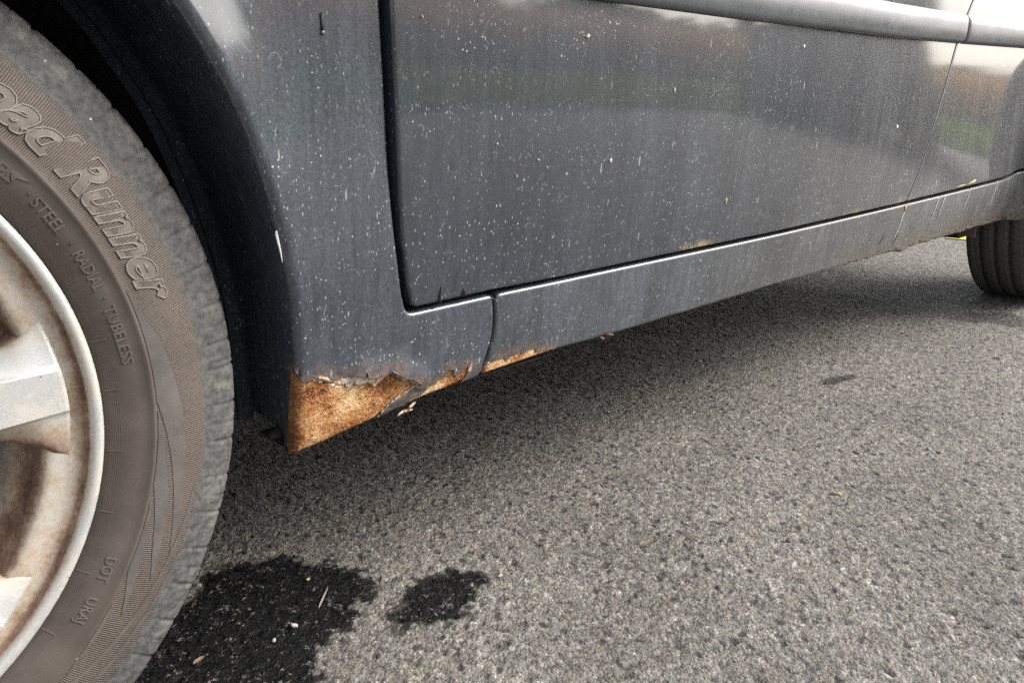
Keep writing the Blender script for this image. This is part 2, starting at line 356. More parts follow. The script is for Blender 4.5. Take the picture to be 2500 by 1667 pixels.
# verges beyond the road on both sides (structure), 2 cm above the sheet
def strip(name, y0, y1, z, mat):
    xs = np.concatenate([np.linspace(-120, -3, 20), np.linspace(-2.5, 40, 120), np.linspace(42, 160, 20)]); ys = np.linspace(y0, y1, 8); v = []; f = []
    for i, x in enumerate(xs):
        for j, y in enumerate(ys): v.append((x, y + ((.30 * math.sin(x * 1.1) + .18 * math.sin(x * 2.7 + 1)) if j in (0, 7) else 0), z))
    for i in range(len(xs) - 1):
        for j in range(7): a = i * 8 + j; f.append((a, a + 8, a + 9, a + 1))
    o = mk(name, v, f, mat); o['kind'] = 'structure'; return o
strip('verge', -90, -3.3, .03, 'soil'); strip('verge_far_side', 9.0, 90, .03, 'soil')
def blades(name, n, xr, yr, hr, wr, mat, label, cat, lean=.35, zb=.03, dens=1.0):
    x = RNG.uniform(*xr, n); y = RNG.uniform(*yr, n); h = RNG.uniform(*hr, n); w = RNG.uniform(*wr, n); a = RNG.uniform(0, 6.283, n); l = h * RNG.uniform(0, lean, n); b = RNG.uniform(0, 6.283, n)
    v = np.empty((n, 3, 3)); c, s = np.cos(a) * w, np.sin(a) * w
    v[:, 0] = np.stack([x - c, y - s, np.full(n, zb)], 1); v[:, 1] = np.stack([x + c, y + s, np.full(n, zb)], 1)
    v[:, 2] = np.stack([x + np.cos(b) * l, y + np.sin(b) * l, zb + h], 1)
    o = mk(name, v.reshape(-1, 3), np.arange(3 * n).reshape(n, 3), mat, smooth=False); o['kind'] = 'stuff'; o['label'] = label; o['category'] = cat; return o
blades('grass', 90000, (0, 60), (-12, -3.0), (.05, .16), (.012, .03), 'grass', 'short green roadside grass mirrored in the car doors', 'grass')
blades('dry_reeds', 40000, (-5, 90), (-16, -11.5), (1.6, 2.7), (.03, .08), 'reed', 'tan dry reeds behind the grass verge mirrored in the doors', 'reeds')
blades('grass_far_side', 12000, (-2, 20), (9, 12), (.08, .25), (.01, .03), 'grass', 'green grass on the far side of the road beyond the car', 'grass')

def make_tree(seed, h):
    r = np.random.default_rng(seed); root = empty('tree')
    v = []; f = []
    def limb(p, q, r0, r1):
        p, q = np.array(p, float), np.array(q, float); d = (q - p) / np.linalg.norm(q - p); u = np.cross(d, (1, .3, .2)); u /= np.linalg.norm(u); w = np.cross(d, u); b = len(v)
        for (c, rr) in ((p, r0), (q, r1)):
            for k in range(7): a = k * 6.283 / 7; v.append(c + rr * (u * math.cos(a) + w * math.sin(a)))
        for k in range(7): f.append((b + k, b + (k + 1) % 7, b + 7 + (k + 1) % 7, b + 7 + k))
    limb((0, 0, 0), (0.1, 0, h * .45), .035 * h, .022 * h); limb((.1, 0, h * .45), (0, .1, h * .85), .022 * h, .008 * h); cl = []
    for k in range(9):
        a = r.uniform(0, 6.28); e = np.array((math.cos(a) * h * .28 * r.uniform(.6, 1), math.sin(a) * h * .28 * r.uniform(.6, 1), h * r.uniform(.45, .95)))
        limb((.08, 0, h * r.uniform(.3, .6)), e, .012 * h, .004 * h); cl.append(e)
    mk('trunk', v, f, 'bark', root)
    n = 2600; c = np.array(cl)[r.integers(0, len(cl), n)] + r.normal(0, h * .085, (n, 3)); a = r.normal(0, 1, (n, 3)); a /= np.linalg.norm(a, axis=1)[:, None]; b = np.cross(a, r.normal(0, 1, (n, 3))); b /= np.linalg.norm(b, axis=1)[:, None]
    s = h * r.uniform(.012, .03, (n, 1)); vv = np.stack([c - a * s, c + b * s, c + a * s, c - b * s], 1).reshape(-1, 3)
    mk('crown', vv, np.arange(4 * n).reshape(n, 4), 'leaf', root, smooth=False); return root
TREES = [(30, -46, 10), (40, -50, 9), (52, -47, 11), (66, -52, 9.5), (84, -48, 9), (112, -55, 12), (140, -52, 10), (170, -60, 12)]
protos = [make_tree(31 + k, 1.0) for k in range(3)]
used = [False] * 3
for i, (x, y, h) in enumerate(TREES):
    p = protos[i % 3]
    if used[i % 3]:
        t = p.copy(); COL.objects.link(t)
        for ch in p.children: c = ch.copy(); COL.objects.link(c); c.parent = t
    else: t = p; used[i % 3] = True
    t.location = (x, y, 0); t.scale = (h * 1.25, h * 1.25, h); t.rotation_euler.z = i * 1.3
    thing(t, 'dark distant tree in the tree line mirrored along the upper door', 'tree', 'distant trees mirrored in the door')
# low dark hedge line under the trees
n = 50000; x = RNG.uniform(-20, 240, n); y = RNG.uniform(-43, -40, n); z = RNG.uniform(0, 1, n) * (4.6 + 3.2 * vnoise(np.stack([x * .35, x * 0], 1), 3))
a = RNG.normal(0, 1, (n, 3)); b = RNG.normal(0, 1, (n, 3)); c = np.stack([x, y, z], 1); s = .26
o = mk('far_hedge', np.stack([c - a * s, c + b * s, c + a * s, c - b * s], 1).reshape(-1, 3), np.arange(4 * n).reshape(n, 4), 'leaf', smooth=False)
o['kind'] = 'stuff'; o['label'] = 'far dark hedge mass below the distant trees'; o['category'] = 'hedge'

# ================================================================== CAR BODY
car = empty('rusty_car', (0, 0, 0)); thing(car, 'old dark grey car with dusty doors and rusted lower front wing', 'car')
WX, WZ = -.0962, .3270
ARC = np.array([[-60, .40], [-15.2, .3949], [-8.4, .3855], [-3.5, .3831], [2.7, .3818], [6.2, .3808], [12.1, .3808], [15.8, .3816], [20, .3838], [24, .3866], [28, .3902], [32, .3934], [36, .3958], [40.4, .4000], [60, .415], [90, .422], [130, .408], [165, .393], [195, .40]])
def arch_r(a): return np.interp(a, ARC[:, 0], ARC[:, 1])
def S(x, z):
    """y of the outer skin of the left flank"""
    x = np.asarray(x, float); z = np.asarray(z, float)
    k = .38 + (-.12 - .38) * sst(.50, 2.30, x)
    y = k * (np.maximum(.63 - z, 0) ** 2 - .292 ** 2) - .08 * np.maximum(z - .66, 0) + .24 * np.maximum(z - .66, 0) ** 2
    t = (.338 - z) / .1
    y = np.where(z < .338, .012 * t + .008 * t * t, y)
    y = y - .080 * sst(2.185, 2.33, x) * sst(.66, .40, z)              # rear arch flare
    return y
def Sf(x, z):
    """the same with the soft flare round the front arch"""
    x = np.asarray(x, float); z = np.asarray(z, float)
    d = np.hypot(x - WX, z - WZ) - arch_r(np.degrees(np.arctan2(z - WZ, x - WX)))
    fl = .007 * (1 - np.exp(-(np.maximum(d, 0) / .03) ** 2)) * sst(.36, .50, z)     # the skin dips behind the arch lip
    return S(x, z) + fl
def resample(poly, ds, closed=True):
    out = []; n = len(poly)
    for i in range(n if closed else n - 1):
        a = np.array(poly[i], float); b = np.array(poly[(i + 1) % n], float); k = max(1, int(math.ceil(np.linalg.norm(b - a) / ds)))
        for j in range(k): out.append(a + (b - a) * j / k)
    if not closed: out.append(np.array(poly[-1], float))
    return np.array(out)
def corner(p0, p1, p2, r, n=6):
    p0, p1, p2 = (np.array(p, float) for p in (p0, p1, p2)); a = p1 + (p0 - p1) / np.linalg.norm(p0 - p1) * r; b = p1 + (p2 - p1) / np.linalg.norm(p2 - p1) * r
    return [tuple((1 - t) ** 2 * a + 2 * t * (1 - t) * p1 + t * t * b) for t in np.linspace(0, 1, n)]
def spline(pts, n=6):
    p = [np.array(q, float) for q in pts]; out = []
    for i in range(len(p) - 1):
        a = p[max(i - 1, 0)]; b = p[i]; c = p[i + 1]; d = p[min(i + 2, len(p) - 1)]
        for t in np.linspace(0, 1, n, endpoint=False):
            out.append(tuple(.5 * (2 * b + (c - a) * t + (2 * a - 5 * b + 4 * c - d) * t * t + (3 * b - a - 3 * c + d) * t ** 3)))
    out.append(tuple(p[-1])); return out
def panel(name, poly, mat, parent, surf=S, r=.003, depth=.02, ds=.008, step=.022, fine=None, off=0.0, lift=None, K=4):
    """sheet-metal panel: the outline is filled on the skin surface, its edge is rolled over by r and turned inwards by depth"""
    O = resample(poly, ds)
    if 0.5 * np.sum(O[:, 0] * np.roll(O[:, 1], -1) - np.roll(O[:, 0], -1) * O[:, 1]) < 0: O = O[::-1].copy()
    rr = np.array([r(*p) for p in O]) if callable(r) else np.full(len(O), r)
    dd = np.array([depth(*p) for p in O]) if callable(depth) else np.full(len(O), depth)
    e = np.roll(O, -1, 0) - O; e /= np.linalg.norm(e, axis=1)[:, None]; nrm = np.stack([e[:, 1], -e[:, 0]], 1); nn = nrm + np.roll(nrm, 1, 0); nn /= np.linalg.norm(nn, axis=1)[:, None] + 1e-9
    inset = O - nn * rr[:, None]; inner = O - nn * (rr[:, None] + .002)
    lo, hi = O.min(0), O.max(0)
    gxs, gzs = np.meshgrid(np.arange(lo[0], hi[0], step), np.arange(lo[1], hi[1], step)); G = np.stack([gxs.ravel(), gzs.ravel()], 1)
    if fine is not None:
        (fa, fb, fs) = fine; fx, fz = np.meshgrid(np.arange(fa[0], fb[0], fs), np.arange(fa[1], fb[1], fs)); Fp = np.stack([fx.ravel(), fz.ravel()], 1)
        G = G[~((G[:, 0] > fa[0]) & (G[:, 0] < fb[0]) & (G[:, 1] > fa[1]) & (G[:, 1] < fb[1]))]; G = np.vstack([G, Fp])
    G = G[inpoly(G, inset)]
    def far(G, T):
        return np.array([np.min(np.sum((O - g) ** 2, 1)) > T * T for g in G], bool) if len(G) else np.zeros(0, bool)
    G = G[far(G, max(float(rr.max()), .002) + .004)]
    use2 = inpoly(inner, inset) & (rr > .0015)
    pts = np.vstack([inset, inner[use2], G]); n = len(O)
    vo, eo, fo, *_ = delaunay_2d_cdt([Vector(p) for p in pts], [(i, (i + 1) % n) for i in range(n)], [], 1, 1e-7)
    vo = np.array([(v.x, v.y) for v in vo])
    def ysurf(a):
        y = surf(a[:, 0], a[:, 1]) + off
        return y - lift(a[:, 0], a[:, 1]) if lift is not None else y
    V = [np.stack([vo[:, 0], ysurf(vo), vo[:, 1]], 1)]; Fc = []
    for f in fo:
        a, b, c = vo[list(f)[:3]]
        f = list(f)
        if (b[0] - a[0]) * (c[1] - a[1]) - (c[0] - a[0]) * (b[1] - a[1]) < 0: f = f[::-1]
        Fc.append(f)
    yi = ysurf(inset); base = len(vo); ring = list(range(n)) if np.allclose(vo[:n], inset, atol=1e-5) else None
    if ring is None:
        ring = [int(np.argmin(np.sum((vo - p) ** 2, 1))) for p in inset]
    prev = ring
    for k in range(1, K + 2):
        if k <= K:
            a = k / K * math.pi / 2; q = inset + nn * (rr * math.sin(a))[:, None]; y = yi + rr * (1 - math.cos(a))
        else: q = O; y = yi + rr + dd
        V.append(np.stack([q[:, 0], y, q[:, 1]], 1)); cur = [base + i for i in range(n)]; base += n
        for i in range(n):
            j = (i + 1) % n; Fc.append([prev[i], cur[i], cur[j], prev[j]] if False else [prev[j], prev[i], cur[i], cur[j]])
        prev = cur
    return mk(name, np.vstack(V), Fc, mat, parent)

def arch_pts(a0, a1, n, dr=0.0):
    return [(WX + (arch_r(a) + dr) * math.cos(math.radians(a)), WZ + (arch_r(a) + dr) * math.sin(math.radians(a))) for a in np.linspace(a0, a1, n)]
# measured lines on the flank (metres: x along the car, z up)
BOTTOM = [(.2849, .2234), (.3311, .2305), (.3729, .2371), (.4011, .2412), (.4162, .2435), (.4776, .2483), (.4951, .2500)]
RUST1 = [(.286, .3058), (.2904, .2979), (.2936, .2944), (.3013, .2956), (.3073, .2973), (.3082, .3002), (.3124, .2959), (.3191, .2914), (.3259, .2897), (.3297, .2911), (.3405, .2897), (.3500, .2881), (.3504, .292), (.3543, .2857), (.3642, .2837), (.3736, .2833), (.3777, .2857), (.3831, .2849), (.3889, .2799), (.3938, .2741), (.4017, .2726), (.409, .2671), (.4153, .2623), (.41, .2584), (.3992, .254), (.3884, .2507), (.3813, .2454), (.3754, .2398), (.3725, .2371)]
PRIM1 = [(.286, .3044), (.2904, .2961), (.2936, .2935), (.3013, .2947), (.3069, .2937), (.3074, .2917), (.3144, .2917), (.3211, .2886), (.328, .2835), (.3309, .2846), (.337, .2791), (.3408, .2829), (.3481, .2781), (.3562, .2799), (.3649, .2737), (.3688, .2776), (.3738, .2813), (.3779, .2832), (.3833, .2823), (.3892, .2763), (.394, .272), (.4018, .271), (.4068, .2666), (.413, .2624), (.4066, .2583), (.3957, .255), (.3873, .2511), (.3802, .2458), (.3743, .2401), (.371, .2370)]
RUST2 = [(.4011, .2418), (.4055, .2444), (.4104, .2458), (.4232, .2487), (.4292, .2541), (.4298, .2565), (.4387, .2559), (.4401, .26), (.4489, .2603), (.4539, .2679), (.4601, .2663), (.4629, .2612), (.4732, .2612), (.4788, .2652), (.4808, .2593), (.4766, .2531), (.4711, .2480)]
RUST3 = [(.5060, .2600), (.5105, .262), (.5179, .2639), (.5269, .2636), (.5337, .2583), (.5385, .2627), (.5501, .2628), (.5575, .2611), (.5665, .2638), (.575, .2638), (.5774, .2584), (.5899, .2578), (.6015, .2567), (.606, .2548)]
JOINT = [(.5005, .2555), (.5017, .2632), (.5054, .2784), (.5084, .2958), (.5071, .3199), (.5037, .3384)]
def jag(pts, ds, amp):
    q = resample(pts, ds, False); j = RNG.normal(0, amp, q.shape); j[0] = 0; j[-1] = 0; return [tuple(p) for p in q + j]
GAPX = spline([(.3970, .3386), (.3905, .3600), (.3848, .3900), (.3805, .4191), (.3765, .4600), (.3740, .5007), (.3718, .5500), (.3704, .5990), (.3705, .70), (.372, .93)], 5)
fend_top = [(.372, .93), (-.55, .86), (-.80, .74), (-.86, .50), (-.84, .28), (-.50, .25)]
joint_up = spline([(x - .0007, z) for x, z in JOINT], 4)
lower_gap = corner((.5037, .3384), (.3962, .3378), (.3905, .37), .010)
upper = corner((.5017, .32), (.5037, .3386), (.40, .338), .006) + lower_gap + [p for p in GAPX if p[1] > .352]
archL = arch_pts(196, 3, 60) + [(.2855, .3447), (.2862, .3250), (.2862, .3058)]
def edge_kind(x, z):
    d = abs(math.hypot(x - WX, z - WZ) - arch_r(math.degrees(math.atan2(z - WZ, x - WX))))
    return d
J1 = np.array(jag(RUST1, .003, .0004)); J2 = np.array(jag(RUST2, .003, .0005)); J3 = np.array(jag(RUST3, .003, .0005)); RALL = np.vstack([J1[3:], J2])
def rdist(x, z, ref):
    return np.min(np.hypot(np.asarray(x)[:, None] - ref[:, 0], np.asarray(z)[:, None] - ref[:, 1]), 1)
def r_f(x, z):
    if z < .31 and np.min(np.hypot(RALL[:, 0] - x, RALL[:, 1] - z)) < .0016: return .0003
    if edge_kind(x, z) < .004 and x < .30: return .0075
    if z < .262: return .004
    return .0038
def d_f(x, z):
    if z < .31 and np.min(np.hypot(RALL[:, 0] - x, RALL[:, 1] - z)) < .0016: return .0005
    return .014
def lift_f(x, z):
    c = np.array([(.352, .288), (.362, .286), (.372, .286), (.383, .287), (.393, .278), (.404, .274), (.413, .266)])
    d = rdist(x, z, c); return .0075 * np.exp(-(d / .0125) ** 2) * (np.asarray(z) > .262) 
tail = [p for p in BOTTOM if p[0] > .3735 and p[0] < .400]
paint_poly = upper + fend_top[1:] + archL + [tuple(p) for p in J1] + tail + [tuple(p) for p in J2] + [(.4776, .2483), (.4951, .2500)] + joint_up
fender = panel('front_wing', paint_poly, 'fender', car, Sf, r_f, d_f, ds=.006, step=.02, fine=((.275, .225), (.515, .34), .004), lift=lift_f)
def set_bleed(o, ref, w):
    co = np.empty(len(o.data.vertices) * 3, np.float32); o.data.vertices.foreach_get('co', co); co = co.reshape(-1, 3); val = np.zeros(len(co), np.float32); k = (co[:, 2] < .33) & (co[:, 0] > .27) & (co[:, 0] < .66)
    d = rdist(co[k, 0], co[k, 2], ref); val[k] = .75 * np.exp(-(d / w) ** 2) * (.35 + .9 * vnoise(co[k][:, [0, 2]] * 90, 71)); at = o.data.attributes.new('bleed', 'FLOAT', 'POINT'); at.data.foreach_set('value', np.clip(val, 0, 1))
set_bleed(fender, np.vstack([J1, J2]), .0055)
# primer layer and bare rusted sheet below it
prim_top = [(.286, .33), (.42, .30), (.4200, .2624)]
prim_poly = [tuple(p) for p in jag(PRIM1[3:], .0025, .0006)] + [(.43, .262), (.43, .31), (.3013, .31)]
panel('primer_edge', prim_poly, 'primer', fender, Sf, .0003, .0004, ds=.004, step=.008, off=.0006, lift=lambda x, z: .6 * lift_f(x, z))
rust_poly = [(.2868, .309), (.2862, .3034), (.2848, .2709), (.2847, .2450)] + corner((.2847, .245), (.2849, .2232), (.31, .2268), .006) + BOTTOM[1:] + [(.4985, .2502), (.4995, .2610), (.503, .278), (.505, .30), (.502, .310)]
def r_m(x, z): return .0085 if (x < .30) else .005
def d_m(x, z): return .002 if x < .288 else .02
def rust_surf(x, z):
    q = np.stack([np.asarray(x, float), np.asarray(z, float)], 1); return Sf(x, z) + .0012 * vnoise(q * 75, 31) + .0012 * vnoise(q * 190, 32)
panel('rusted_sheet', rust_poly, 'rust', fender, rust_surf, r_m, d_m, ds=.004, step=.0032, off=.0012)
# arch return flange, ragged and holed at its lower end
def arch_strip(name, a0, a1, ys, drs, mat, n=60, ragged=False):
    v = []; f = []; A = np.linspace(a0, a1, n)
    for i, a in enumerate(A):
        for j, (yy, dr) in enumerate(zip(ys, drs)):
            aa = a
            if ragged and i == 0: aa = a + float(RNG.uniform(-.25, .45)) + (1.9 if .2 < j / len(ys) < .85 else .0) * (1 if True else 0)
            if ragged and i == 1: aa = a + max(0, 1.9 - (A[1] - A[0])) if .2 < j / len(ys) < .85 else a
            R = arch_r(aa) + dr; x = WX + R * math.cos(math.radians(aa)); z = WZ + R * math.sin(math.radians(aa))
            v.append((x, float(S(x, z)) * (1 - min(1, yy * 12)) + yy, z))
    m = len(ys)
    for i in range(n - 1):
        for j in range(m - 1): a = i * m + j; f.append((a, a + 1, a + m + 1, a + m))
    return mk(name, v, f, mat, car)
ys = [.007, .010] + list(np.linspace(.016, .118, 16)) + [.124, .134]
drs = [.0008, .0010] + list(np.linspace(.0014, .006, 16)) + [.004, -.012]
arch_strip('arch_flange', -14.3, 190, ys, drs, 'flange', 120, True)
arch_strip('wheel_arch_liner', -14.5, 200, [.127, .15, .24, .36], [-.004, -.010, -.012, -.010], 'black', 90)
arch_strip('wheel_arch_wall', -14.5, 200, [.36, .362, .363], [-.010, -.15, -.30], 'black', 60)
def crumb(name, c, s, mat, parent, seed, flat=1.0, sub=2):
    bm = bmesh.new(); bmesh.ops.create_icosphere(bm, subdivisions=sub, radius=1); r = np.random.default_rng(seed); o3 = r.uniform(0, 50, 3)
    for v in bm.verts:
        n = vnoise(np.array([[v.co.x * 1.4 + o3[0], v.co.y * 1.4 + v.co.z + o3[1]]]), seed)[0] + .6 * vnoise(np.array([[v.co.x * 3.4 + o3[0], v.co.z * 3.4 + v.co.y + o3[1]]]), seed + 1)[0]
        v.co *= .55 + .6 * n
    me = bpy.data.meshes.new(name); bm.to_mesh(me); bm.free()
    me.polygons.foreach_set('use_smooth', [sub > 1] * len(me.polygons)); me.materials.append(MT[mat]); o = bpy.data.objects.new(name, me); COL.objects.link(o); o.scale = (s[0], s[1], s[2]); o.location = c
    o.rotation_euler = tuple(r.uniform(-.4, .4, 2)) + (r.uniform(0, 6),)
    if parent is not None: o.parent = parent
    return o
crumb('rust_crumb', (.2960, .050, .2280), (.006, .014, .005), 'seal', fender, 3)
crumb('rust_crumb', (.2970, .080, .2270), (.005, .010, .004), 'seal', fender, 4)
# floor of the hollow behind the flange
mk('sill_floor', *box((.2890, .030, .2222), (.303, .100, .2240)), 'dark', car, False); mk('sill_shade_backing', *box((.304, .030, .2310), (.308, .122, .275)), 'hole', car, False); mk('sill_floor', *box((.34, .03, .2430), (.60, .118, .2445)), 'dark', car, False)  # black backing box stands in for the shade inside the hollow

# loose flakes of paint hanging from the bottom edge
def flake(parent, c, size, ang, mat, seed, bend=.3, name='paint_flake'):
    r = np.random.default_rng(seed); n = 11; pts = [(math.cos(k / n * 6.283) * r.uniform(.7, 1.1), math.sin(k / n * 6.283) * r.uniform(.6, 1.1)) for k in range(n)]
    v = []; f = []
    for lay in (0, 1):
        for (a, b) in [(0, 0)] + pts:
            x, z = a * size[0], b * size[1]; ca, sa = math.cos(ang), math.sin(ang)
            v.append((c[0] + x * ca - z * sa, c[1] - bend * (a * a) * size[0] + lay * .0008, c[2] + x * sa + z * ca))
    for k in range(n):
        a, b = 1 + k, 1 + (k + 1) % n; f += [(0, b, a), (n + 1, n + 1 + a, n + 1 + b), (a, b, n + 1 + b, n + 1 + a)]
    return mk(name, v, f, mat, parent)
flake(fender, (.398, .0155, .2372), (.0100, .0021), .12, 'primer', 1, .4)
flake(fender, (.4075, .0150, .2412), (.0060, .0020), .55, 'primer', 2, .4)
flake(fender, (.3525, .0030, .2885), (.0035, .0016), -1.0, 'flange', 3, .2)
flake(fender, (.3815, -.0005, .2842), (.0060, .0016), -.6, 'flange', 4, .2)
flake(fender, (.4575, .0085, .2640), (.0052, .0030), 1.2, 'flange', 5, .2)
flake(fender, (.3105, .0060, .2950), (.0070, .0020), -.35, 'primer', 6, .1)
flake(fender, (.3190, .0062, .2866), (.0028, .0016), .2, 'primer', 7, .1)
flake(fender, (.4782, .0100, .2628), (.0024, .0042), -.5, 'primer', 8, .1)

# the small open clip hole with its runs, high on the wing
def on_skin(x, z, out=.0006, surf=Sf): return (x, float(surf(x, z)) - out, z)
def patch(name, pts, mat, parent, out=.0007, surf=S, thick=.0006):
    O = np.array(spline(list(pts) + [pts[0]], 4)[:-1]); n = len(O); c = O.mean(0); v = [on_skin(c[0], c[1], out, surf)] + [on_skin(p[0], p[1], out, surf) for p in O] + [on_skin(p[0], p[1], out - thick - .0004, surf) for p in O]
    sgn = np.sum(O[:, 0] * np.roll(O[:, 1], -1) - np.roll(O[:, 0], -1) * O[:, 1]) > 0; f = []
    for k in range(n):
        a, b = 1 + k, 1 + (k + 1) % n; t = (0, a, b) if sgn else (0, b, a); q = (a, a + n, b + n, b) if sgn else (a, b, b + n, a + n); f += [t, q]
    return mk(name, v, f, mat, parent)
patch('clip_hole', [(.3163, .5745), (.3169, .581), (.3169, .5862), (.3197, .5862), (.3195, .579), (.3189, .5745)], 'hole', fender, surf=Sf)
patch('clip_rim', [(.3165, .5725), (.3171, .5742), (.3193, .5740), (.3187, .5712)], 'trim', fender, .0012, Sf)
patch('lip_chip', [(.2702, .4265), (.2716, .4290), (.2748, .4130), (.2757, .4030), (.2740, .4110)], 'scale_', fender, .0012, lambda x, z: S(x, z) + .0045)

# ---- doors
RG = [(1.5396, .3460), (1.5650, .3820), (1.5869, .4171), (1.6030, .4540), (1.6180, .4888), (1.6470, .5517), (1.6800, .6306), (1.7280, .7109), (1.765, .78), (1.83, .93)]
rg = spline(RG, 4)
door_l = [(x + .0052 + (.001 if z < .40 else 0), z) for x, z in GAPX if z > .360]
fd_poly = corner((.3975, .372), (.4020, .3432), (.43, .3432), .008) + [(.50, .3442), (.60, .3430), (.70, .3430), (1.07, .3425), (1.517, .3462)] + corner((1.50, .3460), (1.5360, .3466), (1.5640, .382), .006) + [(x - .0022, z) for x, z in rg if z > .36] + [(.378, .93)] + door_l[::-1]
fdoor = panel('front_door', fd_poly, 'paint', car, S, .0032, .016, ds=.012, step=.028)
sill_gap = [(.497, .3390), (.5991, .3381), (.6923, .3381), (1.0681, .3372), (1.5162, .3410), (1.9893, .3472), (2.1363, .3516), (2.2114, .3626), (2.2483, .3713), (2.31, .405), (2.36, .47), (2.385, .56), (2.39, .70), (2.40, .93)]
sg = spline(sill_gap, 5)
rd_poly = corner((1.5660, .38), (1.5415, .3468), (1.58, .3474), .006) + [(x - (0 if z < .37 else .006), z + .0062) for x, z in sg if x > 1.57 and z < .90] + [(2.394, .93), (1.8325, .93)] + [(x + .0022, z) for x, z in rg[::-1] if z > .36]
rdoor = panel('rear_door', rd_poly, 'paint', car, S, .0032, .016, ds=.012, step=.028)
# door bottom marks: torn seal tabs, rust run at the rear corner, droppings and dents
patch('seal_tab', [(.4318, .3425), (.4326, .3500), (.4342, .3580), (.4362, .3575), (.4352, .3500), (.4362, .3425)], 'hole', fdoor)
patch('seal_tab', [(.4605, .3438), (.4615, .3500), (.4635, .3520), (.4665, .3515), (.4655, .3470), (.4665, .3438)], 'hole', fdoor)
SPOTS = [(1.434, .4835, .009, .0075), (.7567, .5361, .0035, .0060), (.6552, .4639, .0050, .0060), (1.0527, .5964, .004, .0045), (.5174, .4558, .0035, .0035), (.9041, .4004, .005, .008), (.405, .5890, .0022, .0028), (.6050, .5850, .006, .004), (.545, .4700, .003, .0022), (.4900, .4870, .002, .0024)]
for k, (x, z, a, b) in enumerate(SPOTS):
    r = np.random.default_rng(90 + k); n = 9
    patch('dried_splash', [(x + a * .6 * math.cos(t) * r.uniform(.5, 1), z + b * .6 * math.sin(t) * r.uniform(.5, 1)) for t in np.linspace(0, 6.283, n, endpoint=False)], 'scale_' if k in (0, 3) else 'primer', fdoor, .0008)

# ---- sill with rear quarter
quarter = [(3.00, .93), (3.08, .66), (3.07, .42), (2.965, .33)]
rarch = [(2.60 + .352 * math.cos(math.radians(a)), .327 + .352 * math.sin(math.radians(a))) for a in np.linspace(-8, 193, 34)]
sill_bot_x = np.arange(2.255, .61, -.009)
bz = np.interp(sill_bot_x, [.50, .5433, .6032, .7148, 1.1106, 1.3277, 1.5266, 1.66, 1.8927, 2.0938, 2.25], [.2500, .2521, .2546, .2523, .2533, .2502, .2486, .2470, .2451, .2450, .2420])
nz = vnoise(np.stack([sill_bot_x * 45, sill_bot_x * 0], 1), 21) - .5; rough_amt = .0012 + .0022 * sst(1.15, 1.5, sill_bot_x)
bz = bz + nz * rough_amt - .008 * np.exp(-((sill_bot_x - 1.60) / .022) ** 2)
sill_bot = list(zip(sill_bot_x, bz))
sill_top = corner((.5095, .32), (.5075, .3386), (.55, .3384), .007) + [p for p in sg if p[0] > .53]
jr = spline([(x + .0010, z) for x, z in JOINT], 4)
sill_poly = sill_top + quarter + rarch + sill_bot + [tuple(p) for p in J3[::-1]] + [p for p in jr if p[1] > .2605][:-1]
def r_s(x, z):
    if z < .2665 and .500 < x < .61 and np.min(np.hypot(J3[:, 0] - x, J3[:, 1] - z)) < .0016: return .0003
    if z < .27: return .006
    if z > .335: return .0036
    return .0035
def d_s(x, z):
    if z < .2665 and .500 < x < .61 and np.min(np.hypot(J3[:, 0] - x, J3[:, 1] - z)) < .0016: return .0006
    return .03
sill = panel('sill', sill_poly, 'sillp', car, S, r_s, d_s, ds=.009, step=.024, fine=((.50, .245), (.64, .345), .008), K=5)
set_bleed(sill, J3, .006)
panel('rusted_sill_edge', [(.5035, .2508), (.5433, .2523), (.6032, .2548), (.62, .2549), (.62, .275), (.5085, .278), (.504, .262)], 'rust', sill, S, .003, .02, ds=.005, step=.01, off=.0011)
patch('rust_run', [(1.5300, .3385), (1.5345, .3400), (1.5420, .3400), (1.5440, .3380), (1.5400, .3330), (1.5380, .3270), (1.5355, .3330)], 'rust', sill, .0010)
for (x, z, a) in ((1.466, .281, .4), (1.535, .2755, .35)):
    patch('dark_nick', [(x - .004, z - .008), (x + .001, z), (x + .006, z + .009), (x + .0075, z + .009), (x + .003, z)], 'hole', sill)
# underseal lumps along the sill's lower edge
for k in range(34):
    x = 1.30 + .92 * (k / 33) ** .8 + random.uniform(-.01, .01); z = float(np.interp(x, sill_bot_x[::-1], bz[::-1])) + random.uniform(.004, .012)
    u_ = crumb('underseal_lump', (x, float(S(x, z)) + .005, z), (random.uniform(.010, .024), .006, random.uniform(.0025, .0050)), 'seal', sill, 300 + k, sub=2); u_.rotation_euler = (0, 0, 0)
for (x, z, L) in ((1.5365, .327, .060), (1.70, .338, .055), (1.735, .338, .045), (1.88, .344, .05), (2.06, .348, .06)):
    patch('water_run', [(x, z), (x + .0035, z), (x - .004 + .002, z - L * .6), (x - .010, z - L), (x - .006, z - L * .5)], 'run', sill, .0006)
patch('lichen_stain', [(1.795, .3535), (1.83, .3575), (1.86, .3570), (1.905, .3640), (1.915, .3600), (1.90, .3560), (1.85, .3545)], 'lichen', rdoor, .0007)
crumb('rust_flake_lump', (.6900, .0150, .2515), (.005, .003, .0018), 'seal', sill, 377)
crumb('rust_flake_lump', (.700, .0160, .2525), (.008, .003, .0020), 'rust', sill, 378)

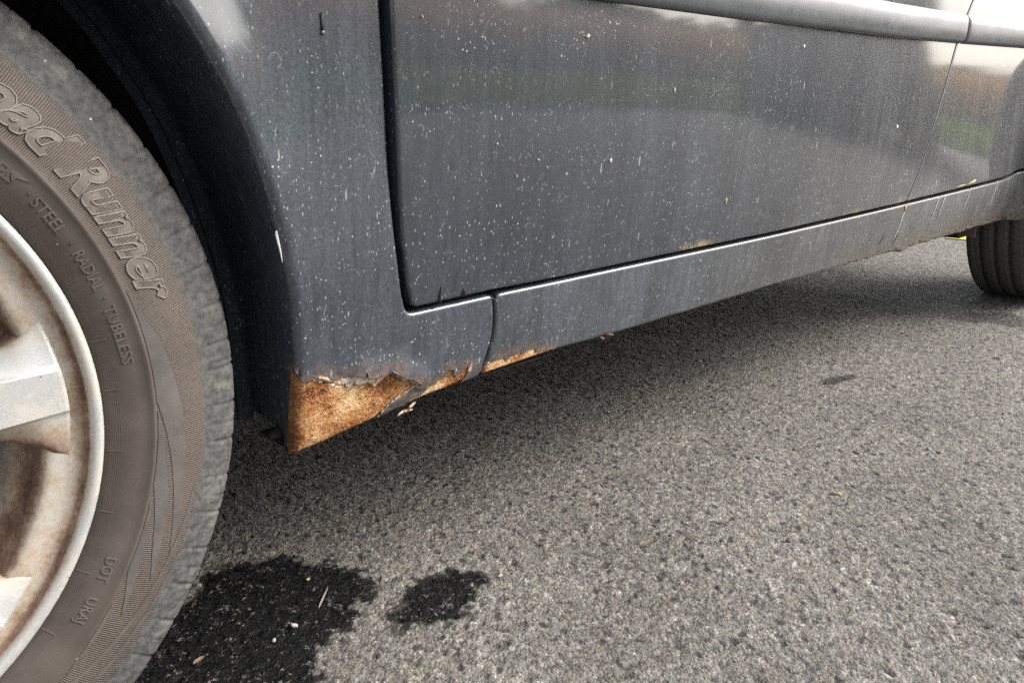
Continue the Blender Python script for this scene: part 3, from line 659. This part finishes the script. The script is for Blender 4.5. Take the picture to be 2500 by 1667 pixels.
# ---- side mouldings
def moulding(name, x0, x1, parent, endl=False):
    prof = [(-.002, -.0285), (-.004, -.0280), (-.0070, -.0262), (-.0100, -.0220), (-.0117, -.0150), (-.0124, -.0060), (-.0124, .0040), (-.0114, .0120), (-.0094, .0172), (-.0064, .0208), (-.0030, .0222), (.0, .0222)]
    xs = list(np.arange(x0 + .012, x1 - .012, .03)) + [x1 - .012]; st = []
    for t in (0, .25, .5, .75, .9): st.append((x0 + .012 * (1 - math.cos(t * 1.57)), .35 + .65 * math.sin(t * 1.57)))
    st += [(x, 1.0) for x in xs]
    for t in (.9, .75, .5, .25, 0): st.append((x1 - .012 * (1 - math.cos(t * 1.57)), .35 + .65 * math.sin(t * 1.57)))
    v = []; f = []; m = len(prof)
    for (x, s) in st:
        zc = float(np.interp(x, [.0, .4, .87, 1.34, 1.68, 2.12, 2.4], [.616, .618, .6183, .6229, .6303, .6413, .646])) + .0285
        for (dy, dz) in prof:
            z = zc + dz * (.9 + .1 * s); v.append((x, float(S(x, z)) + dy * s, z))
    for i in range(len(st) - 1):
        for j in range(m - 1): a = i * m + j; f.append((a, a + m, a + m + 1, a + 1))
    f.append(tuple(range(m))); f.append(tuple((len(st) - 1) * m + j for j in reversed(range(m))))
    return mk(name, v, f, 'trim', parent)
moulding('side_moulding', .388, 1.6985, fdoor); moulding('side_moulding', 1.7015, 2.385, rdoor); moulding('side_moulding', -.08, .366, fender)


# ---- inner structure, far flank, greenhouse (mostly out of frame; they shade the ground and the gaps)
mk('inner_shell', *box((.30, .040, .262), (2.215, 1.70, .92)), 'dark', car, False)
mk('engine_bay', *box((-.80, .372, .30), (.302, 1.38, .84)), 'dark', car, False)
mk('boot_floor', *box((2.213, .36, .42), (3.03, 1.39, .92)), 'dark', car, False)
mk('underbody_bracket', *box((2.10, .075, .205), (2.145, .155, .262)), 'black', car, False)
mk('bracket_plate', *box((2.098, .040, .212), (2.101, .080, .244)), 'steel', car, False)
def loft(name, secs, mat, parent, close=True):
    m = len(secs[0]); v = [p for s in secs for p in s]; f = []
    for i in range(len(secs) - 1):
        for j in range(m - (0 if close else 1)): a = i * m + j; b = i * m + (j + 1) % m; f.append((a, b, b + m, a + m))
    if close: f.append(tuple(range(m - 1, -1, -1))); f.append(tuple((len(secs) - 1) * m + j for j in range(m)))
    return mk(name, v, f, mat, parent, False)
YR = 1.76
bevel(loft('far_flank', [[(x, YR - .045, z0), (x, YR, z0 + .04), (x, YR + .02, .63), (x, YR - .01, .93), (x, YR - .05, .93)] for x, z0 in ((-.86, .3), (-.50, .30), (-.47, .52), (-.30, .70), (.10, .70), (.27, .52), (.30, .24), (2.2, .24), (2.24, .52), (2.4, .69), (2.8, .69), (2.95, .52), (2.97, .42), (3.07, .44))], 'sillp', car), .004)
bevel(loft('bonnet', [[(x, .03, z), (x, .40, z + .03), (x, .88, z + .04), (x, 1.36, z + .03), (x, 1.73, z), (x, 1.73, z - .04), (x, .03, z - .04)] for x, z in ((-.88, .72), (-.70, .80), (-.2, .89), (.45, .965))], 'fender', car), .006)
bevel(loft('front_bumper', [[(-.98 + .10 * abs(t - .5) ** 2 * 4, -.01 + t * 1.79, .24), (-1.02 + .10 * abs(t - .5) ** 2 * 4, -.01 + t * 1.79, .45), (-.96 + .10 * abs(t - .5) ** 2 * 4, -.01 + t * 1.79, .70), (-.80, -.01 + t * 1.79, .70), (-.80, -.01 + t * 1.79, .24)] for t in np.linspace(0, 1, 9)], 'sillp', car), .01)
bevel(loft('rear_bumper', [[(3.03, t * 1.76, .42), (3.15 - .10 * abs(t - .5) ** 2 * 4, t * 1.76, .44), (3.17 - .10 * abs(t - .5) ** 2 * 4, t * 1.76, .64), (3.03, t * 1.76, .66)] for t in np.linspace(0, 1, 9)], 'sillp', car), .01)
bevel(loft('tailgate', [[(3.03, .03, z), (3.10 - dx, .05, z), (3.12 - dx, .88, z), (3.10 - dx, 1.71, z), (3.03 - dx * .9, 1.73, z)] for z, dx in ((.63, 0), (.93, .06))], 'fender', car), .006)
bevel(loft('roof', [[(x, .19, z - .02), (x, .36, z + .02), (x, .88, z + .045), (x, 1.40, z + .02), (x, 1.57, z - .02), (x, 1.57, z - .06), (x, .19, z - .06)] for x, z in ((1.12, 1.46), (1.4, 1.53), (2.0, 1.55), (2.72, 1.49))], 'fender', car), .006)
for (nm, q) in (('windscreen', [(.46, .06, .955), (.46, 1.70, .955), (1.13, 1.56, 1.45), (1.13, .20, 1.45)]), ('rear_window', [(3.05, .08, .94), (2.72, .20, 1.46), (2.72, 1.56, 1.46), (3.05, 1.68, .94)])):
    c = np.array(q); mk(nm, list(c) + list(c - np.array((0, 0, .006))), [(0, 1, 2, 3), (7, 6, 5, 4), (0, 4, 5, 1), (1, 5, 6, 2), (2, 6, 7, 3), (3, 7, 4, 0)], 'glass', car, False)
for side in (0, 1):
    for (a, b, c, d) in ((.62, 1.74, 1.76, 1.20), (1.84, 2.46, 2.46, 1.85), (2.54, 2.90, 2.64, 2.53)):
        q = [(a, .03, .93), (b, .03, .93), (c, .18, 1.45), (d, .18, 1.45)]
        q = q + [(x, y + .006, z) for x, y, z in q]
        if side: q = [(x, YR - y, z) for x, y, z in q]
        mk('side_window', q, [(0, 1, 2, 3), (7, 6, 5, 4), (0, 4, 5, 1), (1, 5, 6, 2), (2, 6, 7, 3), (3, 7, 4, 0)], 'glass', car, False)
    for (a, b) in ((.47, 1.14), (1.75, 1.77), (2.47, 2.47), (2.95, 2.66)):
        q = [(a, .026, .92), (a + .09, .026, .92), (b + .07, .178, 1.47), (b, .178, 1.47)]; q = q + [(x, y + .03, z) for x, y, z in q]
        if side: q = [(x, YR - y, z) for x, y, z in q]
        mk('pillar', q, [(0, 1, 2, 3), (7, 6, 5, 4), (0, 4, 5, 1), (1, 5, 6, 2), (2, 6, 7, 3), (3, 7, 4, 0)], 'fender', car, False)

# ================================================================== WHEELS
RT = .3405
# tyre profile (R, y), outer bead -> tread -> inner bead
SIDE = [(.2300, .010), (.2325, .0055), (.2350, .0030), (.2390, .0005), (.2440, -.0025), (.2500, -.0050), (.2560, -.0065), (.2628, -.0075), (.2640, -.0086), (.2656, -.0086), (.2668, -.0076), (.2720, -.0078), (.2800, -.0072), (.2900, -.0048), (.3000, -.0005), (.3060, .0030), (.3100, .0052), (.3116, .0056), (.3160, .0060), (.3230, .0068), (.3295, .0085), (.3338, .0112), (.3366, .0150), (.3384, .0200), (.3390, .0275)]
def side_y(R): return np.interp(R, [p[0] for p in SIDE], [p[1] for p in SIDE])
TW = .205
tread = []
for (y0, y1) in ((.030, .052), (.060, .088), (.096, .122), (.130, .156), (.164, .178)):
    crown = lambda y: RT - .28 * (y - TW / 2) ** 2
    tread += [(crown(y0) - .008, y0 - .0008), (crown(y0), y0)] + [(crown(y), y) for y in np.linspace(y0, y1, 4)[1:-1]] + [(crown(y1), y1), (crown(y1) - .008, y1 + .0008)]
tread = tread[1:-1]
inner = [(R, TW - .0 - y) for R, y in SIDE[::-1]]
prof = SIDE + tread + inner
NA = 1500; A = np.linspace(0, 2 * np.pi, NA, endpoint=False); PR = np.array(prof); m = len(prof)
RR = np.repeat(PR[None, :, 0], NA, 0).copy(); YY = np.repeat(PR[None, :, 1], NA, 0).copy(); deg = np.degrees(A)[:, None]
shoulder = (PR[:, 0] > .3125) & (PR[:, 1] < .048) | (PR[:, 0] > .3125) & (PR[:, 1] > TW - .048)
slot = np.exp(-((((deg + 90 * 0) % 5.4) - 2.7) / .24) ** 2) + .55 * np.exp(-((((deg + 1.35) % 2.7) - 1.35) / .2) ** 2) * (((deg // 5.4) % 2) < 1)
RR -= .0014 * np.clip(slot, 0, 1) * shoulder[None, :] * np.clip((PR[:, 0] - .3125) / .012, 0, 1)[None, :]
YY += np.where(PR[:, 1] < .06, 1, -1)[None, :] * .0010 * np.clip(slot, 0, 1) * shoulder[None, :]
rib_edge = np.zeros(m)
for g in (.056, .092, .126, .160): rib_edge += np.exp(-((PR[:, 1] - g) / .011) ** 2) * (PR[:, 0] > RT - .012)
sip = np.exp(-((((deg + PR[None, :, 1] * 60) % 3.3) - 1.65) / .22) ** 2)
RR -= .0042 * sip * np.clip(rib_edge, 0, 1)[None, :]
VX = RR * np.cos(A)[:, None]; VZ = RR * np.sin(A)[:, None]; VZ = np.maximum(VZ, -.3268)
tv = np.stack([VX, YY, VZ], -1).reshape(-1, 3); J = np.arange(NA * m).reshape(NA, m); Jn = np.roll(J, -1, 0)
tf = np.stack([J[:, :-1], J[:, 1:], Jn[:, 1:], Jn[:, :-1]], -1).reshape(-1, 4)
def fastmesh(name, v, q, mat):
    me = bpy.data.meshes.new(name); me.vertices.add(len(v)); me.vertices.foreach_set('co', v.astype(np.float32).ravel())
    me.loops.add(q.size); me.loops.foreach_set('vertex_index', q.astype(np.int32).ravel()); me.polygons.add(len(q)); me.polygons.foreach_set('loop_start', np.arange(0, q.size, q.shape[1], dtype=np.int32))
    me.update(calc_edges=True); me.polygons.foreach_set('use_smooth', np.ones(len(q), bool)); me.materials.append(MT[mat]); return me
tyre_me = fastmesh('tyre', tv, tf, 'tyre')
def setdust(me, vals):
    at = me.attributes.new('dust', 'FLOAT', 'POINT'); at.data.foreach_set('value', np.asarray(vals, np.float32))
# rim: lip, ring face, barrel   (R, y, dust)
RIM = [(.2320, .016, .2), (.2328, .006, .15), (.2326, .0005, .22), (.2312, -.0018, .16), (.2285, -.0022, .14), (.2258, -.0012, .20), (.2244, .0012, .30), (.2236, .0050, .68), (.2222, .0085, .66), (.2200, .0102, .48), (.2160, .0108, .40), (.2100, .0112, .36), (.2040, .0118, .36), (.2005, .0128, .38), (.1985, .0150, .50), (.1972, .0200, .66), (.1962, .0300, .72), (.1950, .0420, .70), (.1925, .0480, .58), (.1890, .0540, .44), (.1870, .0700, .30), (.1862, .0860, .32), (.1850, .0960, .60), (.1835, .1010, .72), (.1835, .1500, .60), (.1860, .1700, .84), (.2000, .1900, .7), (.2150, .1980, .6)]
rp = np.array(RIM); NR = 220; A2 = np.linspace(0, 2 * np.pi, NR, endpoint=False)
SP_W = 360 / 7.; SP0 = 1.6
def ring_mesh(rows):
    q = np.array(rows); a = A2[:, None]; v = np.stack([q[None, :, 0] * np.cos(a), np.repeat(q[None, :, 1], NR, 0), q[None, :, 0] * np.sin(a)], -1).reshape(-1, 3)
    J = np.arange(NR * len(q)).reshape(NR, len(q)); Jn = np.roll(J, -1, 0); f = np.stack([J[:, :-1], J[:, 1:], Jn[:, 1:], Jn[:, :-1]], -1).reshape(-1, 4)[:, ::-1]
    return v, f, np.tile(q[:, 2], NR)
rv, rf, rdst = ring_mesh(RIM)
rim_me = fastmesh('rim', rv, rf, 'wheel'); setdust(rim_me, rdst)
# one spoke as a grid: across (u) and along (R)
Rs = [.050, .080, .110, .140, .165, .180, .190, .197, .202, .2060, .2100, .2128, .2136, .2160, .219]
sv = []; sdust = []
def u_row(f, e): return np.concatenate([np.linspace(-1, -f - e, 8), [-f + e * .2], np.linspace(-f + e, f - e, 7), [f - e * .2], np.linspace(f + e, 1, 8)])
us_ = u_row(.5, .01)
for R in Rs:
    flat = .0150 + .003 * (.21 - R) / .16; base = .030 + .004 * (.2 - R) / .15
    if R > .170: base += .022 * ((R - .170) / .04) ** 2
    for u in u_row(flat / base, .0005 / base):
        w = u * base; t = float(np.clip((abs(w) - flat) / (base - flat), 0, 1)); top = .0045 + .0068 * float(sst(.2129, .2136, R))
        yb = .0300 + (.0118 - .0300) * float(sst(.160, .1985, R)); y = top + (max(yb, top) - top) * (.12 * (t > 0.01) + .88 * t)
        dst = .12 + .10 * t + .22 * float(sst(.75, 1.0, t))
        if u < 0: dst += .12 * (t > .03) + .25 * t
        dst += .45 * float(sst(.2128, .2136, R)) * (1 if t < .35 else .3)
        ang = w / R; sv.append((R * math.cos(ang), y, R * math.sin(ang))); sdust.append(min(dst, .9))
nu = len(us_); sfc = []
for i in range(len(Rs) - 1):
    for j in range(nu - 1): a = i * nu + j; sfc.append((a, a + nu, a + nu + 1, a + 1))
b0 = len(sv)                                            # side walls down to the back
for side in (0, nu - 1):
    for i, R in enumerate(Rs):
        p = sv[i * nu + side]; sv.append((p[0], .052, p[2])); sdust.append(.82)
for s_, side in enumerate((0, nu - 1)):
    for i in range(len(Rs) - 1):
        a, b = i * nu + side, (i + 1) * nu + side; c, d = b0 + s_ * len(Rs) + i, b0 + s_ * len(Rs) + i + 1
        sfc.append((a, c, d, b) if side == 0 else (a, b, d, c))
sp_me = bpy.data.meshes.new('spoke'); sp_me.from_pydata(sv, [], sfc); sp_me.update(); sp_me.polygons.foreach_set('use_smooth', [True] * len(sfc)); sp_me.materials.append(MT['wheel']); setdust(sp_me, sdust)
hv, hf, hd = ring_mesh([(.002, -.004, .1), (.030, -.004, .1), (.034, -.002, .4), (.036, .006, .6), (.052, .004, .2), (.066, .008, .2), (.070, .030, .6), (.070, .055, .8)])
hub_me = fastmesh('hub', hv, hf, 'wheel'); setdust(hub_me, hd)
dv, df, _ = ring_mesh([(.060, .085, 0), (.060, .078, 0), (.140, .078, 0), (.140, .102, 0), (.060, .102, 0)])
disc_me = fastmesh('brake_disc', dv, df, 'steel')
# lettering bent round the sidewall
def bent_text(txt, R0, th0, height, width, raise_, mat, name, parent, shear=0.0, outline=0.0, bold=0.0):
    cu = bpy.data.curves.new('text', 'FONT'); cu.body = txt; cu.size = 1.0; cu.shear = shear; cu.resolution_u = 3
    cu.offset = bold
    if outline > 0: cu.fill_mode = 'NONE'; cu.bevel_depth = outline; cu.bevel_resolution = 1
    else: cu.extrude = .02
    to = bpy.data.objects.new('text', cu); COL.objects.link(to); bpy.context.view_layer.update()
    dg = bpy.context.evaluated_depsgraph_get(); tm = to.evaluated_get(dg).to_mesh()
    co = np.array([v.co[:] for v in tm.vertices]); fc = [tuple(p.vertices) for p in tm.polygons]; to.evaluated_get(dg).to_mesh_clear()
    bpy.data.objects.remove(to); bpy.data.curves.remove(cu)
    x0, x1 = co[:, 0].min(), co[:, 0].max(); h = .70
    xx = (co[:, 0] - x0) / (x1 - x0) * width; yy = co[:, 1] / h * height; zz = co[:, 2]
    R = R0 + yy; th = math.radians(th0) - xx / (R0 + height / 2)
    if outline > 0: yo = side_y(R) - raise_ - zz / outline * .0004
    else: yo = side_y(R) - np.where(zz > 0, raise_, -.001)
    return mk(name, np.stack([R * np.cos(th), yo, R * np.sin(th)], 1), fc, mat, parent, smooth=outline > 0)
def polar_patch(name, pts, mat, parent, raise_=.0006):
    q = resample(pts, .003, True) if False else np.array(pts, float)
    xy = np.stack([q[:, 0] * np.cos(np.radians(q[:, 1])), q[:, 0] * np.sin(np.radians(q[:, 1]))], 1); xy = resample([tuple(p) for p in xy], .003)
    n = len(xy); lo, hi = xy.min(0), xy.max(0); gx_, gz_ = np.meshgrid(np.arange(lo[0], hi[0], .004), np.arange(lo[1], hi[1], .004)); G = np.stack([gx_.ravel(), gz_.ravel()], 1); G = G[inpoly(G, xy)]
    G = np.array([g for g in G if np.min(np.sum((xy - g) ** 2, 1)) > 4e-6]).reshape(-1, 2)
    vo, eo, fo, *_ = delaunay_2d_cdt([Vector(p) for p in np.vstack([xy, G])], [(i, (i + 1) % n) for i in range(n)], [], 1, 1e-7)
    vo = np.array([(v.x, v.y) for v in vo]); yy = side_y(np.hypot(vo[:, 0], vo[:, 1]))
    top = np.stack([xy[:, 0], side_y(np.hypot(xy[:, 0], xy[:, 1])) - raise_, xy[:, 1]], 1); low = top + np.array((0, raise_ + .0005, 0)); nv = len(vo)
    V = np.vstack([np.stack([vo[:, 0], yy - raise_, vo[:, 1]], 1), top, low]); Fc = []
    for f in fo:
        a, b, c = vo[list(f)[:3]]; f = list(f)
        Fc.append(f if (b[0] - a[0]) * (c[1] - a[1]) - (c[0] - a[0]) * (b[1] - a[1]) > 0 else f[::-1])
    for i in range(n): j = (i + 1) % n; Fc.append((nv + i, nv + j, nv + n + j, nv + n + i))
    return mk(name, V, Fc, mat, parent, True)

def add_part(name, me, parent, rot=0.0):
    o = bpy.data.objects.new(name, me); COL.objects.link(o); o.parent = parent; o.rotation_euler = (0, rot, 0); return o
def build_wheel(loc, steer=0, flip=False, detail=False):
    w = bpy.data.objects.new('wheel', rim_me); COL.objects.link(w); w.parent = car; w.location = loc; w.rotation_euler = (0, 0, steer + (math.pi if flip else 0))
    add_part('tyre', tyre_me, w); add_part('hub', hub_me, w); add_part('brake_disc', disc_me, w)
    for k in range(7): add_part('spoke', sp_me, w, -math.radians(SP0 + k * SP_W))
    return w
fw = build_wheel((WX, .0012, WZ), .0242); fw['label'] = 'dusty silver alloy front wheel with brown brake dust'
build_wheel((2.585, -.080, WZ)); build_wheel((WX, 1.72, WZ), 0, True); build_wheel((2.585, 1.76, WZ), 0, True)
# sidewall lettering and relief on the front tyre
bent_text('Road', .2752, 52.2, .0265, .0900, .0003, 'letter', 'tyre_lettering', fw, .42, bold=.035)
bent_text('Road', .2752, 52.2, .0265, .0900, .0006, 'ridge', 'tyre_lettering_outline', fw, .42, outline=.017, bold=.035)
bent_text('Runner', .2752, 34.7, .0265, .1150, .0003, 'letter', 'tyre_lettering', fw, .42, bold=.035)
bent_text('Runner', .2752, 34.7, .0265, .1150, .0006, 'ridge', 'tyre_lettering_outline', fw, .42, outline=.017, bold=.035)
for txt, th, wd in (('STEEL', 33.0, .0262), ('RADIAL', 23.7, .0298), ('TUBELESS', 14.2, .0440), ('DOT', -29.6, .0185), ('URAJ', -36.6, .0195)):
    bent_text(txt, .2492, th, .0074, wd, .0007, 'letter', 'tyre_marking', fw, 0, bold=.012)
bent_text('ROTATION', .2515, 45.6, .0048, .0400, .0010, 'letter', 'tyre_marking', fw, .0, bold=.012)
for th in (25.2, 15.6, 34.0): polar_patch('raised_dot', [(.2520, th), (.2536, th + .2), (.2536, th - .2)], 'letter', fw, .0009)
polar_patch('rotation_arrow', [(.2494, 47), (.2494, 36.4), (.2525, 37.3), (.2582, 35.0), (.2582, 47)], 'letter', fw, .0005)
def arcp(R0, R1, a0, a1, n=8): return [(R0 + (R1 - R0) * t, a0 + (a1 - a0) * t) for t in np.linspace(0, 1, n)]
def ring_to(a0, a1, n=8): return [(.2673, a) for a in np.linspace(a0, a1, n)]
CR = [
    spline([(.2673, 15.4), (.2735, 9.5), (.2796, 3.4), (.2874, -7.5), (.2935, -18), (.2965, -28)], 4) + spline([(.2965, -28.5), (.288, -22), (.281, -15.5), (.2735, -8.5), (.2673, -3)], 4) + ring_to(-2.6, 15)[1:-1],
    spline([(.2673, -4.6), (.2705, -9.0), (.2775, -16.5), (.2835, -24), (.2885, -32)], 4) + spline([(.2885, -32.5), (.280, -28), (.2735, -22.5), (.2673, -17)], 4) + ring_to(-16.5, -5)[1:-1],
    spline([(.2673, -20), (.2700, -24.5), (.2750, -31), (.2790, -38)], 4) + spline([(.2790, -38.5), (.274, -35.5), (.2673, -31.5)], 4) + ring_to(-31, -20.5)[1:-1],
    spline([(.3035, -18), (.3010, -26), (.2960, -35), (.2880, -43), (.2780, -50)], 4) + spline([(.2740, -50), (.2840, -43), (.2920, -35), (.2985, -26), (.3020, -18)], 4),
    spline([(.3080, -28), (.3050, -36), (.2985, -45), (.2890, -54)], 4) + spline([(.2840, -54), (.2940, -45), (.3010, -36), (.3060, -28)], 4),
    spline([(.2673, -37), (.2700, -41), (.2680, -49)], 4) + ring_to(-48.5, -37.5)[1:-1],
]
for c in CR: polar_patch('sidewall_crescent', c, 'smooth', fw, .0004)
for th in (19.6, 9.0, 0.0, -11, -22, -33, -44, 30, 41): polar_patch('vent_mark', [(.2352, th + .10), (.2352, th - .10), (.2440, th - .10), (.2440, th + .10)], 'letter', fw, .0004)

# ================================================================== THINGS ON THE ROAD
def ground_crumb(name, x, y, s, mat, seed, label, cat, sub=2):
    o = crumb(name, (x, y, s[2] * .35), tuple(.62 * q for q in s), mat, None, seed, sub=1); return thing(o, label, cat)
ground_crumb('pebble', .302, .097, (.0065, .0050, .0035), 'stone', 501, 'largest pale pebble lying in the middle of the big wet patch', 'pebble')
ground_crumb('pebble', .275, .090, (.0050, .0042, .0032), 'stone', 502, 'pale pebble in the big wet patch nearest the tyre', 'pebble')
ground_crumb('pebble', .354, .164, (.0040, .0035, .0028), 'lichen', 503, 'small tan pebble near the upper edge of the big wet patch', 'pebble')
ground_crumb('pebble', .826, -.178, (.0065, .0055, .0050), 'stone_d', 504, 'dark grey pebble alone on the dry asphalt at right', 'pebble')
ground_crumb('pebble', .406, -.034, (.0036, .0032, .0024), 'lichen', 505, 'tiny yellow pebble on dry asphalt below the small wet patch', 'pebble')
ground_crumb('pebble', .519, .016, (.0060, .0022, .0018), 'stone', 506, 'white sliver of stone at the pointed tip of the small wet patch', 'pebble')
def leaf(name, x, y, ang, L, Wd, mat, label, cat, tilt=.25, z0=.001):
    ts = np.linspace(0, 1, 9); v = []; f = []; ca, sa = math.cos(ang), math.sin(ang)
    for lay in (0, 1):
        for t in ts:
            w = Wd * math.sin(math.pi * min(1, .08 + t * .9)) * (1 + .15 * math.sin(9 * t)); zc = z0 + tilt * L * t * t + .0006 * (1 - lay)
            for s in (-1, 0, 1):
                px, py = (t - .5) * L, s * w; v.append((px * ca - py * sa, px * sa + py * ca, zc + abs(s) * w * .45))
    for i in range(8):
        for j in range(2): a = i * 3 + j; f += [(a, a + 3, a + 4, a + 1), (27 + a, 28 + a, 31 + a, 30 + a)]
    o = mk(name, v, f, mat, loc=(x, y, 0)); return thing(o, label, cat)
leaf('leaf_fragment', .698, -.064, -.9, .017, .0035, 'leaf_dry', 'curled brown leaf fragment on the dry asphalt below the sill', 'leaf', .35)
leaf('leaf_fragment', .207, .112, .2, .012, .0028, 'leaf_dry', 'orange leaf scrap at the wet patch edge against the tyre', 'leaf', .1)
leaf('pine_needle', .618, -.148, .1, .022, .0008, 'needle', 'thin red-brown pine needle on the dry asphalt', 'needle', .05)
leaf('twig', .348, .118, .75, .034, .0011, 'stone', 'pale straw-like twig lying in the big wet patch', 'twig', .08)
ground_crumb('lichen_spot', .658, -.138, (.0060, .0035, .0012), 'lichen', 511, 'small yellow lichen spot beside the pine needle', 'lichen')
ground_crumb('lichen_spot', .994, -.164, (.0075, .0050, .0012), 'lichen', 512, 'yellow lichen spot on the asphalt towards the right edge', 'lichen')
pl = mk('road_marking', *box((3.46, .30, .001), (3.60, .545, .004)), 'yellow', None, False); pl['kind'] = 'structure'

# ================================================================== PARKED CAR behind the photographer (seen mirrored in the doors)
pc = empty('dark_blue_van', (7.2, -2.5, 0)); pc.rotation_euler.z = -math.radians(26); thing(pc, 'dark blue parked van seen only as a reflection in the doors', 'van')
side = [(.02, .22), (-.04, .50), (.0, .95), (.08, 1.18), (.40, 1.28), (.70, 1.33), (1.25, 1.84), (1.7, 1.92), (3.9, 1.90), (4.15, 1.70), (4.25, 1.0), (4.25, .55), (4.15, .28)]
v = []; f = []; n = len(side)
for (yy, kk) in ((-.86, .0), (-.80, 1), (0, 1.0), (.80, 1), (.86, 0)):
    for (x, z) in side:
        tum = .20 * max(0, z - .9) / .9; sg_ = -1 if yy < 0 else (1 if yy > 0 else 0); v.append((x + (.04 if kk == 0 and x < 1 else (-.04 if kk == 0 and x > 3 else 0)), yy - sg_ * tum, z + (.0 if kk == 0 else (.015 if z > .6 else -.02))))
for i in range(4):
    for j in range(n): a = i * n + j; b = i * n + (j + 1) % n; f.append((a, b, b + n, a + n))
f.append(tuple(range(n - 1, -1, -1))); f.append(tuple(4 * n + j for j in range(n)))
bevel(mk('body', v, f, 'blue', pc, False), .05, 3)
for s_ in (-1, 1):
    for x in (.75, 3.35):
        q = [(.002, -.10, 0), (.10, -.10, 0), (.20, -.105, 0), (.215, -.09, 0), (.29, -.10, 0), (.305, -.06, 0), (.305, .06, 0), (.20, .10, 0)]
        vv, ff, _ = ring_mesh(q); w_ = bpy.data.objects.new('wheel', fastmesh('wheel', vv, ff, 'black')); COL.objects.link(w_); w_.parent = pc; w_.location = (x, s_ * .79, .305); w_.rotation_euler = (0, 0, 0 if s_ < 0 else math.pi)
    for (a, b, c, d) in ((1.10, 2.15, 2.15, 1.45), (2.22, 3.85, 3.80, 2.22)):
        q = [(a, s_ * .785, 1.28), (b, s_ * .785, 1.28), (c, s_ * .68, 1.74), (d, s_ * .68, 1.74)]; q += [(x, y - s_ * .04, z) for x, y, z in q]
        mk('side_window', q, [(0, 1, 2, 3), (7, 6, 5, 4), (0, 4, 5, 1), (1, 5, 6, 2), (2, 6, 7, 3), (3, 7, 4, 0)], 'glass', pc, False)
    bevel(mk('headlight', *box((-.06, s_ * .62 - .13, .74), (.08, s_ * .62 + .13, .84)), 'lamp', pc, False), .03)

q = [(.70, -.66, 1.36), (.70, .66, 1.36), (1.22, .52, 1.85), (1.22, -.52, 1.85)]; q += [(x + .03, y, z - .04) for x, y, z in q]
mk('windscreen', q, [(0, 3, 2, 1), (4, 5, 6, 7), (0, 1, 5, 4), (1, 2, 6, 5), (2, 3, 7, 6), (3, 0, 4, 7)], 'glass', pc, False)
for k in range(5): mk('grille_bar', *box((-.075, -.40, .56 + k * .045), (-.03, .40, .578 + k * .045)), 'black', pc, False)
